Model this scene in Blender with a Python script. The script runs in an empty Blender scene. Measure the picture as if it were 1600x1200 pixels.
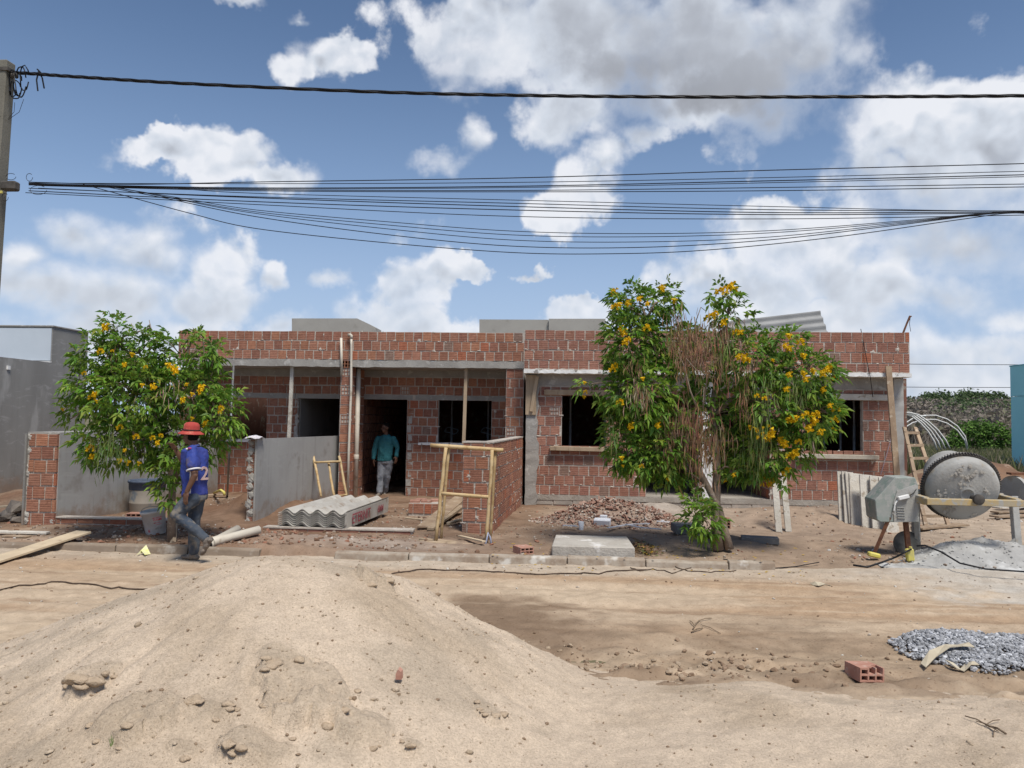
import bpy, bmesh, math, random
import numpy as np
from mathutils import Vector, Matrix, Quaternion, noise as mnoise
random.seed(7); RN = np.random.RandomState(11)
SC = bpy.context.scene; COL = SC.collection
R = math.radians
# ------------------------------------------------------------------ camera
F = 1170.0; CAMZ = 1.8; YAW = math.atan(80/F); ROLL = .015; PITCH = math.atan(55/F)
fw = Vector((-math.sin(YAW)*math.cos(PITCH), math.cos(YAW)*math.cos(PITCH), math.sin(PITCH)))
r0 = fw.cross(Vector((0,0,1))).normalized(); u0 = r0.cross(fw)
cu = u0*math.cos(ROLL) - r0*math.sin(ROLL); cr = fw.cross(cu)
CP = Vector((0,0,CAMZ))
cd = bpy.data.cameras.new('camera'); cam = bpy.data.objects.new('camera', cd); COL.objects.link(cam)
cam.matrix_world = Matrix(((cr.x,cu.x,-fw.x,0),(cr.y,cu.y,-fw.y,0),(cr.z,cu.z,-fw.z,CAMZ),(0,0,0,1)))
cd.sensor_width = 36; cd.lens = 36*F/1600; cd.clip_start = .05; cd.clip_end = 5000
SC.camera = cam
# ------------------------------------------------------------------ exposure, sun, sky
SC.view_settings.view_transform = 'Standard'; SC.view_settings.look = 'None'
SC.view_settings.gamma = 1; SC.view_settings.use_curve_mapping = False
EXPO = 1.0; SC.view_settings.exposure = EXPO
SUN_EL, SUN_AZ = R(62), R(148)      # azimuth clockwise from +Y
sd = bpy.data.lights.new('sun', 'SUN'); sd.energy = 2.2; sd.angle = R(16); sd.color = (1, .95, .87)
so = bpy.data.objects.new('sun', sd); COL.objects.link(so)
sdir = Vector((math.sin(SUN_AZ)*math.cos(SUN_EL), math.cos(SUN_AZ)*math.cos(SUN_EL), math.sin(SUN_EL)))
so.rotation_euler = sdir.to_track_quat('Z', 'Y').to_euler(); so.location = sdir*60
SC.cycles.max_bounces = 6; SC.cycles.diffuse_bounces = 3; SC.cycles.transparent_max_bounces = 4

def ray(px, py): return fw + cr*((px-800)/F) + cu*((600-py)/F)
def PY(px, py, Y): d = ray(px, py); return CP + d*(Y/d.y)
def PZ(px, py, Z=0.): d = ray(px, py); return CP + d*((Z-CAMZ)/d.z)
def PX(px, py, X): d = ray(px, py); return CP + d*(X/d.x)
def xat(px, Y, py=650): return PY(px, py, Y).x
def zat(px, py, Y): return PY(px, py, Y).z

# world: Nishita sky with cumulus
W = bpy.data.worlds.new('World'); SC.world = W; W.use_nodes = True
class NT:
    def __init__(s, tree): s.t = tree; s.n = tree.nodes; s.l = tree.links
    def new(s, typ, **k):
        n = s.n.new(typ)
        for a, b in k.items(): setattr(n, a, b)
        return n
    def put(s, sock, v):
        if isinstance(v, bpy.types.NodeSocket): s.l.new(v, sock)
        elif v is not None: sock.default_value = v
    def m(s, op, a, b=None, c=None, clamp=False):
        n = s.new('ShaderNodeMath', operation=op); n.use_clamp = clamp
        s.put(n.inputs[0], a); s.put(n.inputs[1], b)
        if c is not None: s.put(n.inputs[2], c)
        return n.outputs[0]
    def v(s, op, a, b=None):
        n = s.new('ShaderNodeVectorMath', operation=op); s.put(n.inputs[0], a)
        if b is not None: s.put(n.inputs['Scale'] if op == 'SCALE' else n.inputs[1], b)
        return n.outputs['Value'] if op in ('LENGTH','DOT_PRODUCT') else n.outputs[0]
    def mix(s, f, a, b, typ='RGBA', blend='MIX'):
        n = s.new('ShaderNodeMix', data_type=typ); 
        if typ == 'RGBA': n.blend_type = blend
        i = {'RGBA': (6, 7, 2), 'FLOAT': (2, 3, 0)}[typ]
        s.put(n.inputs[0], f); s.put(n.inputs[i[0]], a); s.put(n.inputs[i[1]], b)
        return n.outputs[i[2]]
    def noise(s, vec, scale, detail=4, rough=.55, dist=0, col=False):
        n = s.new('ShaderNodeTexNoise'); s.put(n.inputs['Vector'], vec)
        n.inputs['Scale'].default_value = scale; n.inputs['Detail'].default_value = detail
        n.inputs['Roughness'].default_value = rough; n.inputs['Distortion'].default_value = dist
        return n.outputs[1] if col else n.outputs[0]
    def ss(s, x, lo, hi):
        n = s.new('ShaderNodeMapRange', interpolation_type='SMOOTHSTEP'); s.put(n.inputs[0], x)
        s.put(n.inputs[1], lo); s.put(n.inputs[2], hi); return n.outputs[0]
    def ramp(s, f, stops):
        n = s.new('ShaderNodeValToRGB'); s.put(n.inputs[0], f); e = n.color_ramp.elements
        while len(e) < len(stops): e.new(.5)
        for q, (p, c) in zip(e, stops): q.position = p; q.color = (*c, 1) if len(c) == 3 else c
        return n.outputs[0]
def c4(c): return (*c[:3], 1.)

T = NT(W.node_tree); T.n.clear()
sky = T.new('ShaderNodeTexSky', sky_type='NISHITA'); sky.sun_disc = False
sky.sun_elevation = SUN_EL; sky.sun_rotation = SUN_AZ; sky.altitude = 50; sky.air_density = 1.0; sky.dust_density = .8; sky.ozone_density = 2.2
tc = T.new('ShaderNodeTexCoord'); D = tc.outputs['Generated']
sep = T.new('ShaderNodeSeparateXYZ'); T.l.new(D, sep.inputs[0]); dx, dy, dz = sep.outputs
yy = T.m('MAXIMUM', dy, .2)
uvn = T.new('ShaderNodeCombineXYZ'); T.l.new(T.m('DIVIDE', dx, yy), uvn.inputs[0]); T.l.new(T.m('DIVIDE', dz, yy), uvn.inputs[1])
uv = uvn.outputs[0]
wcol = T.noise(D, 9, 5, .6, col=True)
warp = T.v('SCALE', T.v('SUBTRACT', wcol, (.5,.5,.5)), .11)
uvw = T.v('ADD', uv, warp)
fz = T.v('MULTIPLY', uvw, (1,1,0))
# cumulus groups: pixel-measured directions turned into fixed directions of the sky (cx, cy, rx, ry, grey)
CL = [(1010,40,420,130,.55),(1090,140,240,105,1.05),(1000,90,260,115,1.0),(1180,120,140,80,.8),(1270,70,150,130,.35),(745,70,135,95,.1),(885,190,105,58,.3),
 (512,78,78,54,.05),(470,92,48,36,.05),(340,240,125,58,.1),(430,270,70,42,.35),(250,230,85,32,.0),
 (110,365,130,60,.25),(240,385,110,75,.2),(345,410,80,70,.0),(60,450,140,70,.45),(200,460,190,75,.45),(320,470,130,60,.3),
 (690,255,80,40,.2,.72),(745,215,44,60,.1,.75),(925,275,85,70,.0),(870,335,62,50,.05),(960,245,50,40,.0),(1000,215,60,40,.3),
 (645,465,110,62,.2),(690,430,70,42,.0),(745,425,42,30,.0),(620,500,110,40,.3),
 (1450,195,170,90,.0),(1400,280,150,80,.55),(1570,240,130,125,.4),(1500,380,220,95,.5),(1240,370,130,62,.05),(1190,445,190,62,.3),
 (1090,420,85,45,.0),(1370,450,190,70,.35),(1480,460,150,60,.3),(1270,500,220,50,.2),(514,448,44,24,.1),(430,436,36,32,.1),
 (1510,545,170,50,.2),(1570,490,90,50,.15),(838,432,55,24,.2,.7),(640,368,100,30,.3,.55),(378,4,52,18,.2),(470,20,40,26,.2,.6),
 (930,490,60,26,.05),(1340,545,120,40,.3),(180,535,300,85,.3),(430,525,100,40,.3),(1480,580,300,90,.3),(1280,545,190,70,.3),(640,525,140,45,.25),(30,405,70,55,.1),(900,505,90,40,.1)]
Fm = None; S = None; SG = None; SW = None
for kb_, (cx, cy, rx, ry, g, *amp) in enumerate(CL):
    d = ray(cx, cy); u, v = d.x/d.y, d.z/d.y
    q = T.v('MULTIPLY', T.v('SUBTRACT', fz, (u, v, 0)), (F/rx, F/ry, 0))
    w = T.m('SUBTRACT', amp[0] if amp else 1.0, T.v('LENGTH', q))
    Fm = w if Fm is None else T.m('SMOOTH_MAX', Fm, w, .16)
    wp = T.m('POWER', T.m('MAXIMUM', T.m('ADD', w, .25), .0), 2.0)
    qs = T.new('ShaderNodeSeparateXYZ'); T.l.new(q, qs.inputs[0])
    hv = T.m('MULTIPLY_ADD', qs.outputs[1], .20, -.84*g)
    S = T.m('MULTIPLY', wp, hv) if S is None else T.m('MULTIPLY_ADD', wp, hv, S)
    SW = wp if SW is None else T.m('ADD', SW, wp)
SW = T.m('ADD', SW, .02)
tone = T.m('DIVIDE', S, SW)
front = T.ss(dy, .25, .45)
gen = T.m('MULTIPLY_ADD', T.noise(D, 2.6, 3, .5), 3.2, -1.75)     # the same kind of sky goes on all round
field = T.mix(front, gen, Fm, 'FLOAT')
def voro(vec, scale, detail, rough):
    n = T.new('ShaderNodeTexVoronoi', feature='F1'); T.put(n.inputs['Vector'], vec); n.inputs['Scale'].default_value = scale
    n.inputs['Detail'].default_value = detail; n.inputs['Roughness'].default_value = rough; return n.outputs['Distance']
def billow(vec):                                  # rounded heads of cumulus
    w2 = T.v('ADD', vec, T.v('SCALE', T.v('SUBTRACT', T.noise(vec, 16, 2, .6, col=True), (.5,.5,.5)), .06))
    return T.m('SUBTRACT', .62, voro(w2, 13, 2, .5))
UP = (.004, 0, .016)
n1 = T.noise(D, 7.5, 7, .60, .2); b1 = billow(D); b2 = billow(T.v('ADD', D, UP)); n2 = T.noise(T.v('ADD', D, UP), 7.5, 7, .60, .2)
dens = T.m('ADD', T.m('MULTIPLY_ADD', T.m('SUBTRACT', n1, .5), 1.02, field), T.m('MULTIPLY_ADD', b1, .5, .15))
dens = T.m('ADD', dens, T.m('MULTIPLY', T.m('SUBTRACT', T.noise(D, 34, 4, .6), .5), .42))
wdt = T.m('MULTIPLY_ADD', T.ss(T.noise(D, 5.5, 3, .5), .36, .64), .75, .20)            # some edges crisp, some trailing off
alpha = T.m('MULTIPLY', T.ss(dens, .02, T.m('ADD', wdt, .06)), T.m('MULTIPLY_ADD', T.ss(n1, .28, .56), .28, .72))
soft = T.m('MULTIPLY_ADD', T.m('MINIMUM', tone, 0.0), 1.3, 1.0)                                   # the grey undersides are smooth
rel = T.m('MULTIPLY', soft, T.m('ADD', T.m('MULTIPLY', T.m('SUBTRACT', n1, n2), .9), T.m('MULTIPLY', T.m('SUBTRACT', b1, b2), 1.0)))
core = T.ss(dens, .15, .95)
big = T.m('SUBTRACT', T.noise(D, 4.0, 4, .55), .5)
sh = T.m('ADD', T.m('MULTIPLY_ADD', tone, T.m('MULTIPLY_ADD', core, .80, .08), 1.0), rel)
sh = T.m('ADD', sh, T.m('MULTIPLY_ADD', big, .22, T.m('MULTIPLY', core, -.13)))
sh = T.m('SMOOTH_MAX', sh, .08, .25)
low = T.ss(dz, .30, .02); sh = T.mix(T.m('MULTIPLY', low, .45), sh, .80, 'FLOAT')
K = 1/2**EXPO
ccol = T.ramp(sh, [(0,(.30*K,.31*K,.34*K)),(.4,(.47*K,.50*K,.56*K)),(.75,(.68*K,.73*K,.81*K)),(1,(.86*K,.88*K,.93*K))])
# distant air whitens the sky toward the horizon
skyc = T.v('MULTIPLY', sky.outputs[0], (.047, .050, .053))
hz = T.ss(dz, .52, -.05)
skyc = T.mix(T.m('MULTIPLY', hz, .8), skyc, (.38*K,.53*K,.80*K,1))
skyc = T.mix(T.m('MULTIPLY', T.ss(dz, .30, .0), .55), skyc, (.52*K,.63*K,.80*K,1))
alpha = T.m('MULTIPLY', alpha, .96)
fin = T.mix(alpha, skyc, ccol)
bg = T.new('ShaderNodeBackground'); T.l.new(fin, bg.inputs[0]); bg.inputs[1].default_value = 1.0
wo = T.new('ShaderNodeOutputWorld'); T.l.new(bg.outputs[0], wo.inputs[0])
W.cycles.sampling_method = 'MANUAL'; W.cycles.sample_map_resolution = 512

# ------------------------------------------------------------------ materials
MATS = {}
def mat(name, c1, c2=None, scale=4., c3=None, s3=25., t3=(.55,.7), rough=.9, bump=0., bscale=60., src=None, jitter=.0, stretch=None, spec=.25, metal=0., detail=5, coords='world', trans=0.):
    """c1/c2 broad mottling, c3 finer spots; src 'Col' (attribute) or 'obj' (object colour) multiplies in"""
    if name in MATS: return MATS[name]
    m = bpy.data.materials.new(name); m.use_nodes = True; t = NT(m.node_tree)
    b = t.n['Principled BSDF']; b.inputs['Roughness'].default_value = rough
    b.inputs['Specular IOR Level'].default_value = spec;  b.inputs['Metallic'].default_value = metal
    if coords == 'world': P = t.new('ShaderNodeNewGeometry').outputs['Position']
    else: P = t.new('ShaderNodeTexCoord').outputs['Object']
    oi = t.new('ShaderNodeObjectInfo')
    if coords == 'obj': P = t.v('ADD', P, t.v('SCALE', oi.outputs['Location'], 1.7))
    if stretch: P = t.v('MULTIPLY', P, stretch)
    col = c4(c1)
    if c2: col = t.mix(t.ss(t.noise(P, scale, detail, .6), .32, .68), c4(c1), c4(c2))
    if c3: col = t.mix(t.ss(t.noise(P, s3, 3, .6), t3[0], t3[1]), col, c4(c3))
    if src == 'Col':
        a = t.new('ShaderNodeAttribute', attribute_name='Col'); col = t.mix(1., col, a.outputs[0], blend='MULTIPLY')
    elif src == 'obj':
        col = t.mix(1., col, oi.outputs['Color'], blend='MULTIPLY')
    if jitter:
        h = t.new('ShaderNodeHueSaturation'); t.put(h.inputs['Color'], col)
        t.put(h.inputs['Value'], t.m('MULTIPLY_ADD', oi.outputs['Random'], jitter, 1-jitter/2)); col = h.outputs[0]
    t.put(b.inputs['Base Color'], col)
    if bump:
        bn = t.new('ShaderNodeBump'); bn.inputs['Strength'].default_value = min(1, bump); bn.inputs['Distance'].default_value = .01 if bscale > 25 else .03
        t.put(bn.inputs['Height'], t.noise(P, bscale, 5, .65)); t.l.new(bn.outputs[0], b.inputs['Normal'])
    if trans:
        tr = t.new('ShaderNodeBsdfTranslucent'); t.put(tr.inputs[0], col); ms = t.new('ShaderNodeMixShader'); ms.inputs[0].default_value = trans
        t.l.new(b.outputs[0], ms.inputs[1]); t.l.new(tr.outputs[0], ms.inputs[2]); t.l.new(ms.outputs[0], t.n['Material Output'].inputs[0])
    MATS[name] = m; return m

def soil_splash(m, c=(.24,.165,.115), hi=.42, k=.75, streak=.35):
    """mud thrown up along the foot of a rendered wall, trowel sweeps and run marks"""
    t = NT(m.node_tree); b = t.n['Principled BSDF']; src = b.inputs['Base Color'].links[0].from_socket; P = t.new('ShaderNodeNewGeometry').outputs['Position']
    s = t.new('ShaderNodeSeparateXYZ'); t.l.new(P, s.inputs[0])
    st = t.noise(t.v('MULTIPLY', P, (5.5, 5.5, .45)), 1.0, 4, .6); col = t.mix(t.m('MULTIPLY', t.ss(st, .52, .72), streak), src, c4((.19,.18,.165)))
    tr = t.noise(t.v('MULTIPLY', P, (1.2, 1.2, 4.5)), 2.2, 5, .6, .8); col = t.mix(t.m('MULTIPLY', t.ss(tr, .54, .70), .4), col, c4((.42,.415,.40)))
    z = t.m('ADD', s.outputs[2], t.m('MULTIPLY', t.m('SUBTRACT', t.noise(P, 3.5, 6, .65), .5), 1.1)); col = t.mix(t.m('MULTIPLY', t.ss(z, hi, .02), k), col, c4(c))
    t.put(b.inputs['Base Color'], col)
# ------------------------------------------------------------------ mesh helpers
ORG = {}
def frame(p, q, up=Vector((0,0,1))):
    z = (q-p).normalized()
    if abs(z.dot(up)) > .98: up = Vector((0,1,0)) if abs(z.y) < .9 else Vector((1,0,0))
    x = up.cross(z).normalized(); y = z.cross(x); return x, y, z
class MB:
    def __init__(s): s.v = []; s.f = []; s.c = []
    def add(s, vs, fs, col=None):
        o = len(s.v); s.v += [tuple(p) for p in vs]; s.f += [tuple(i+o for i in f) for f in fs]
        s.c += [col or (1,1,1)]*len(fs); return s
    def box(s, c, d, M=None, col=None):
        c = Vector(c); h = Vector(d)*.5; M = M or Matrix.Identity(3)
        vs = [c + M @ Vector((h.x*i, h.y*j, h.z*k)) for k in (-1,1) for j in (-1,1) for i in (-1,1)]
        return s.add(vs, [(0,2,3,1),(4,5,7,6),(0,1,5,4),(2,6,7,3),(1,3,7,5),(0,4,6,2)], col)
    def span(s, a, b, col=None):
        a = Vector(a); b = Vector(b); return s.box((a+b)/2, [abs(x) for x in (b-a)], None, col)
    def beam(s, p, q, w, h, up=Vector((0,0,1)), col=None):
        p = Vector(p); q = Vector(q); x, y, z = frame(p, q, Vector(up))
        return s.box((p+q)/2, (w, h, (q-p).length), Matrix((x,y,z)).transposed(), col)
    def tube(s, pts, r, n=8, caps=True, col=None, ell=1., up=Vector((0,0,1))):
        pts = [Vector(p) for p in pts]; m = len(pts); rr = r if hasattr(r, '__len__') else [r]*m
        vs = []; fs = []; px = None
        for i, p in enumerate(pts):
            t = pts[min(i+1, m-1)] - pts[max(i-1, 0)]; t.normalize()
            if px is None: x, y, _ = frame(Vector((0,0,0)), t, Vector(up))
            else: x = px - t*px.dot(t); x.normalize(); y = t.cross(x)
            px = x
            for k in range(n):
                a = 2*math.pi*k/n; vs.append(p + (x*math.cos(a)*ell + y*math.sin(a))*rr[i])
        for i in range(m-1):
            for k in range(n):
                a = i*n+k; b = i*n+(k+1)%n; fs.append((a, b, b+n, a+n))
        if caps: fs.append(tuple(range(n-1,-1,-1))); fs.append(tuple(range((m-1)*n, m*n)))
        return s.add(vs, fs, col)
    def lathe(s, prof, c, axis=(0,0,1), n=24, col=None, up=Vector((0,1,0)), close=True):
        c = Vector(c); x, y, z = frame(Vector((0,0,0)), Vector(axis), Vector(up)); vs = []; fs = []; m = len(prof)
        for r, h in prof:
            for k in range(n):
                a = 2*math.pi*k/n; vs.append(c + z*h + (x*math.cos(a)+y*math.sin(a))*r)
        for i in range(m-1):
            for k in range(n):
                a = i*n+k; b = i*n+(k+1)%n; fs.append((a, b, b+n, a+n))
        if close: fs.append(tuple(range(n-1,-1,-1))); fs.append(tuple(range((m-1)*n, m*n)))
        return s.add(vs, fs, col)
    def prism(s, poly, dv, col=None):
        n = len(poly); dv = Vector(dv); vs = [Vector(p) for p in poly] + [Vector(p)+dv for p in poly]
        return s.add(vs, [tuple(range(n)), tuple(range(2*n-1, n-1, -1))] + [(i+n, (i+1)%n+n, (i+1)%n, i) for i in range(n)], col)
    def ball(s, c, r, n=10, m=7, M=None, jit=0., col=None):
        c = Vector(c); rr = Vector(r) if hasattr(r, '__len__') else Vector((r,r,r)); vs = []; M = M or Matrix.Identity(3)
        for i in range(m+1):
            t = math.pi*i/m
            for k in range(n):
                a = 2*math.pi*k/n; j = 1+random.uniform(-jit, jit) if jit else 1
                vs.append(c + M @ Vector((rr.x*math.sin(t)*math.cos(a)*j, rr.y*math.sin(t)*math.sin(a)*j, rr.z*math.cos(t)*j)))
        fs = [(i*n+k, (i+1)*n+k, (i+1)*n+(k+1)%n, i*n+(k+1)%n) for i in range(m) for k in range(n)]
        return s.add(vs, fs, col)
    def rock(s, c, r, col=None, flat=.7):
        t = (1+5**.5)/2; P = [(-1,t,0),(1,t,0),(-1,-t,0),(1,-t,0),(0,-1,t),(0,1,t),(0,-1,-t),(0,1,-t),(t,0,-1),(t,0,1),(-t,0,-1),(-t,0,1)]
        q = Quaternion((random.random()-.5, random.random()-.5, random.random()-.5, random.random()-.5)).normalized()
        st = Vector((random.uniform(.6,1.3), random.uniform(.6,1.3), random.uniform(.5,1)))
        vs = []
        for p in P:
            v = Vector(p).normalized()*r*random.uniform(.75,1.15); v = q @ Vector((v.x*st.x, v.y*st.y, v.z*st.z)); vs.append(Vector(c)+Vector((v.x, v.y, v.z*flat)))
        return s.add(vs, [(0,11,5),(0,5,1),(0,1,7),(0,7,10),(0,10,11),(1,5,9),(5,11,4),(11,10,2),(10,7,6),(7,1,8),(3,9,4),(3,4,2),(3,2,6),(3,6,8),(3,8,9),(4,9,5),(2,4,11),(6,2,10),(8,6,7),(9,8,1)], col)
    def mesh(s, name, org=Vector((0,0,0)), smooth=False, colors=False):
        me = bpy.data.meshes.new(name); o = Vector(org)
        me.from_pydata([(p[0]-o.x, p[1]-o.y, p[2]-o.z) for p in s.v], [], s.f)
        if smooth: me.polygons.foreach_set('use_smooth', [True]*len(me.polygons))
        if colors:
            at = me.attributes.new('Col', 'FLOAT_COLOR', 'FACE')
            at.data.foreach_set('color', [x for c in s.c for x in (*c, 1.)])
        me.update(); return me
    def build(s, name, m, parent=None, smooth=False, bevel=0, colors=False, org=None, label=None, kind=None, wobble=0, auto=False):
        po = ORG[parent.name] if parent else Vector((0,0,0))
        if org is None:
            if parent is not None: org = sum((Vector(p) for p in s.v), Vector())/max(1, len(s.v))
            else:
                xs = [p[0] for p in s.v]; ys = [p[1] for p in s.v]; org = Vector(((min(xs)+max(xs))/2, (min(ys)+max(ys))/2, min(p[2] for p in s.v)))
        org = Vector(org)
        if wobble:
            s.v = [tuple(Vector(p) + mnoise.noise_vector(Vector(p)*3.1)*wobble) for p in s.v]
        me = s.mesh(name, org, smooth, colors); me.materials.append(m)
        o = bpy.data.objects.new(name, me); COL.objects.link(o)
        if parent is not None: o.parent = parent; o.location = org - po
        else: o.location = org
        ORG[o.name] = org
        if bevel:
            bv = o.modifiers.new('bevel', 'BEVEL'); bv.width = bevel; bv.segments = 1; bv.limit_method = 'ANGLE'
        if auto:
            bm = bmesh.new(); bm.from_mesh(me)
            for e in bm.edges:
                if len(e.link_faces) == 2 and e.calc_face_angle(0) > R(38): e.smooth = False
            for f in bm.faces: f.smooth = True
            bm.to_mesh(me); bm.free()
        if label: o['label'] = label
        if kind: o['kind'] = kind
        return o
def thing(name, label, cat, loc, group=None):
    o = bpy.data.objects.new(name, None); COL.objects.link(o); o.location = Vector(loc); o.empty_display_size = .2
    ORG[o.name] = Vector(loc); o['label'] = label; o['category'] = cat
    if group: o['group'] = group
    return o
def tag(o, label, cat, group=None, kind=None):
    o['label'] = label; o['category'] = cat
    if group: o['group'] = group
    if kind: o['kind'] = kind
    return o
def inst(src, parent, loc, rotM=None, scale=None, color=None, name=None, mesh=None):
    """a copy of a part that shares mesh data, placed at a world point under its thing"""
    o = src.copy(); COL.objects.link(o)
    if name: o.name = name
    if mesh: o.data = mesh
    o.parent = parent; po = ORG[parent.name]
    Mx = (rotM or Matrix.Identity(3)).to_4x4()
    if scale: Mx = Mx @ Matrix.Diagonal((*scale, 1))
    o.matrix_local = Matrix.Translation(Vector(loc)-po) @ Mx
    if color: o.color = (*color, 1)
    ORG[o.name] = Vector(loc); return o

# numpy value noise
def _h(ix, iy, s):
    n = (ix*374761393 + iy*668265263 + s*1442695041) & 0xffffffff
    n = ((n ^ (n >> 13))*1274126177) & 0xffffffff
    return ((n ^ (n >> 16)) & 0xffff)/65535.
def vn(x, y, s=0):
    x = np.asarray(x, float); y = np.asarray(y, float)
    ix = np.floor(x).astype(np.int64); iy = np.floor(y).astype(np.int64); fx = x-ix; fy = y-iy
    fx = fx*fx*(3-2*fx); fy = fy*fy*(3-2*fy)
    a = _h(ix,iy,s); b = _h(ix+1,iy,s); c = _h(ix,iy+1,s); d = _h(ix+1,iy+1,s)
    return (a+(b-a)*fx+(c-a)*fy+(a-b-c+d)*fx*fy)-.5
def fbm(x, y, s=0, o=4):
    r = 0; a = 1.
    for k in range(o): r = r + a*vn(x*2**k+k*7.3, y*2**k-k*3.1, s+k); a *= .5
    return r
def sst(x, a, b): t = np.clip((x-a)/(b-a), 0, 1); return t*t*(3-2*t)
def gauss(x, y, cx, cy, rx, ry): return np.exp(-(((x-cx)/rx)**2 + ((y-cy)/ry)**2))
def grid(name, x0, x1, y0, y1, res, hf, cf, m, smooth=True, parent=None):
    nx = int((x1-x0)/res)+1; ny = int((y1-y0)/res)+1
    X, Y = np.meshgrid(np.linspace(x0,x1,nx), np.linspace(y0,y1,ny)); Z = hf(X, Y)
    me = bpy.data.meshes.new(name); org = (0,0,0)
    V = np.stack([X,Y,Z], -1).reshape(-1,3)
    i = (np.arange(ny-1)[:,None]*nx + np.arange(nx-1)[None]).reshape(-1)
    Q = np.stack([i, i+1, i+1+nx, i+nx], -1)
    me.vertices.add(len(V)); me.vertices.foreach_set('co', V.reshape(-1))
    me.loops.add(Q.size); me.loops.foreach_set('vertex_index', Q.reshape(-1).astype(np.int32))
    me.polygons.add(len(Q)); me.polygons.foreach_set('loop_start', (np.arange(len(Q))*4).astype(np.int32))
    me.update(calc_edges=True)
    if smooth: me.polygons.foreach_set('use_smooth', [True]*len(Q))
    if cf is not None:
        Cc = cf(X, Y, Z); at = me.attributes.new('Col', 'FLOAT_COLOR', 'POINT')
        at.data.foreach_set('color', np.concatenate([Cc.reshape(-1,3), np.ones((len(V),1))], 1).reshape(-1))
    me.materials.append(m); o = bpy.data.objects.new(name, me); COL.objects.link(o); ORG[o.name] = Vector((0,0,0)); return o
# ------------------------------------------------------------------ ground
def boxmask(X, Y, px0, py0, px1, py1, soft=.35):
    a = PZ(px0, py1); b = PZ(px1, py0); cx, cy = (a.x+b.x)/2, (a.y+b.y)/2
    rx = abs(PZ(px1,(py0+py1)/2).x-PZ(px0,(py0+py1)/2).x)/2; ry = abs(b.y-a.y)/2
    d = np.sqrt(((X-cx)/rx)**2+((Y-cy)/ry)**2) + fbm(X*2.2, Y*3.5, 5, 4)*.9
    return 1-sst(d, 1-soft, 1+soft)
def lerp(a, b, w): return a + (np.array(b)-a)*w[...,None]
def road_h(x, y):
    x = np.asarray(x, float); y = np.asarray(y, float)
    rut = gauss(0*x, y, 0, 6.1+.15*np.sin(x*.9), 1, .45)
    dug = gauss(x, y, .6, 5.75, 1.5, .55) + .8*gauss(x, y, 3.2, 5.5, 1.0, .3)
    rut2 = gauss(0*x, y+.08*np.sin(x*.5), 0, 7.55, 1, .16)+gauss(0*x, y+.1*np.sin(x*.45+1), 0, 8.35, 1, .16)
    return -.01 - .028*rut2*(1+.5*fbm(x*1.2, y*2, 24, 3)) + .016*fbm(x*.45, y*6, 22, 4) + .018*fbm(x*.9, y*2.2, 3, 4) - .04*rut*sst(x, -.8, .3) + dug*(.13*fbm(x*4, y*7, 21, 6)-.02) + gauss(0*x, y, 0, 6.2, 1, .7)*sst(x, -.7, .2)*.03*np.abs(fbm(x*2.2, y*7, 23, 5)) + .016*fbm(x*7, y*9, 9, 4) \
        + .10*gauss(x, y, 4.6, 9.9, 1.4, .6) + .0*x + .02*sst(y, 8.9, 9.3)
def road_c(X, Y, Z):
    c = np.zeros(X.shape+(3,)) + np.array((.455,.355,.255))
    s = fbm(X*.35, Y*2.4, 31, 5); c = lerp(c, (.36,.245,.155), sst(s, -.1, .55)*.75); c = lerp(c, (.50,.40,.29), sst(-s, .1, .6)*.6)
    s2 = fbm(X*1.0, Y*7, 33, 4); c = lerp(c, (.27,.18,.115), sst(s2, .15, .6)*.65); s3 = fbm(X*.5+3, Y*14, 35, 4); c = lerp(c, (.51,.41,.30), sst(s3, .2, .6)*.6)
    c = lerp(c, (.44,.36,.26), sst(-X, 3.2, 5)*sst(-Y, -6.5, -4.5))
    for b, k in (((640,935,900,985),.75),((640,975,1120,1010),.45),((1060,985,1330,1040),.42),((1150,1005,1640,1075),.6),((860,1050,1110,1090),.5),((1090,965,1290,985),.35),((620,990,830,1040),.35)):
        c = lerp(c, (.185,.125,.08), boxmask(X, Y, *b)*k)
    wet = sst(X, -.7, .3)*gauss(0*X, Y, 0, 6.05, 1, .75); c = lerp(c, (.345,.26,.18), np.clip(wet*(.62+1.5*fbm(X*1.5, Y*3.4, 36, 5)), 0, 1)*.9)
    c = lerp(c, (.46,.44,.40), boxmask(X, Y, 1340, 865, 1720, 925, .5)*.8)
    c = lerp(c, (.42,.37,.31), sst(Y, 8.6, 9.3)*.55)
    c *= (1+.16*fbm(X*9, Y*12, 41, 3)+np.clip(wet, 0, 1)*(.35*fbm(X*5, Y*15, 42, 4)))[...,None]
    for b, k in (((690,965,1000,1000),.55),((900,1040,1110,1085),.5),((1120,1060,1560,1082),.5),((640,940,890,978),.55)): c = lerp(c, (.20,.14,.095), boxmask(X, Y, *b, .6)*k)
    return np.clip(c, .02, .8)
soil = mat('soil', (1,1,1), (.86,.85,.84), 9, c3=(.72,.68,.66), s3=45, t3=(.56,.68), src='Col', rough=1, bump=.9, bscale=38, spec=.1)
o = grid('dirt_road', -12.5, 12.5, 1.2, 9.5, .032, road_h, road_c, soil); o['kind'] = 'structure'

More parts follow.
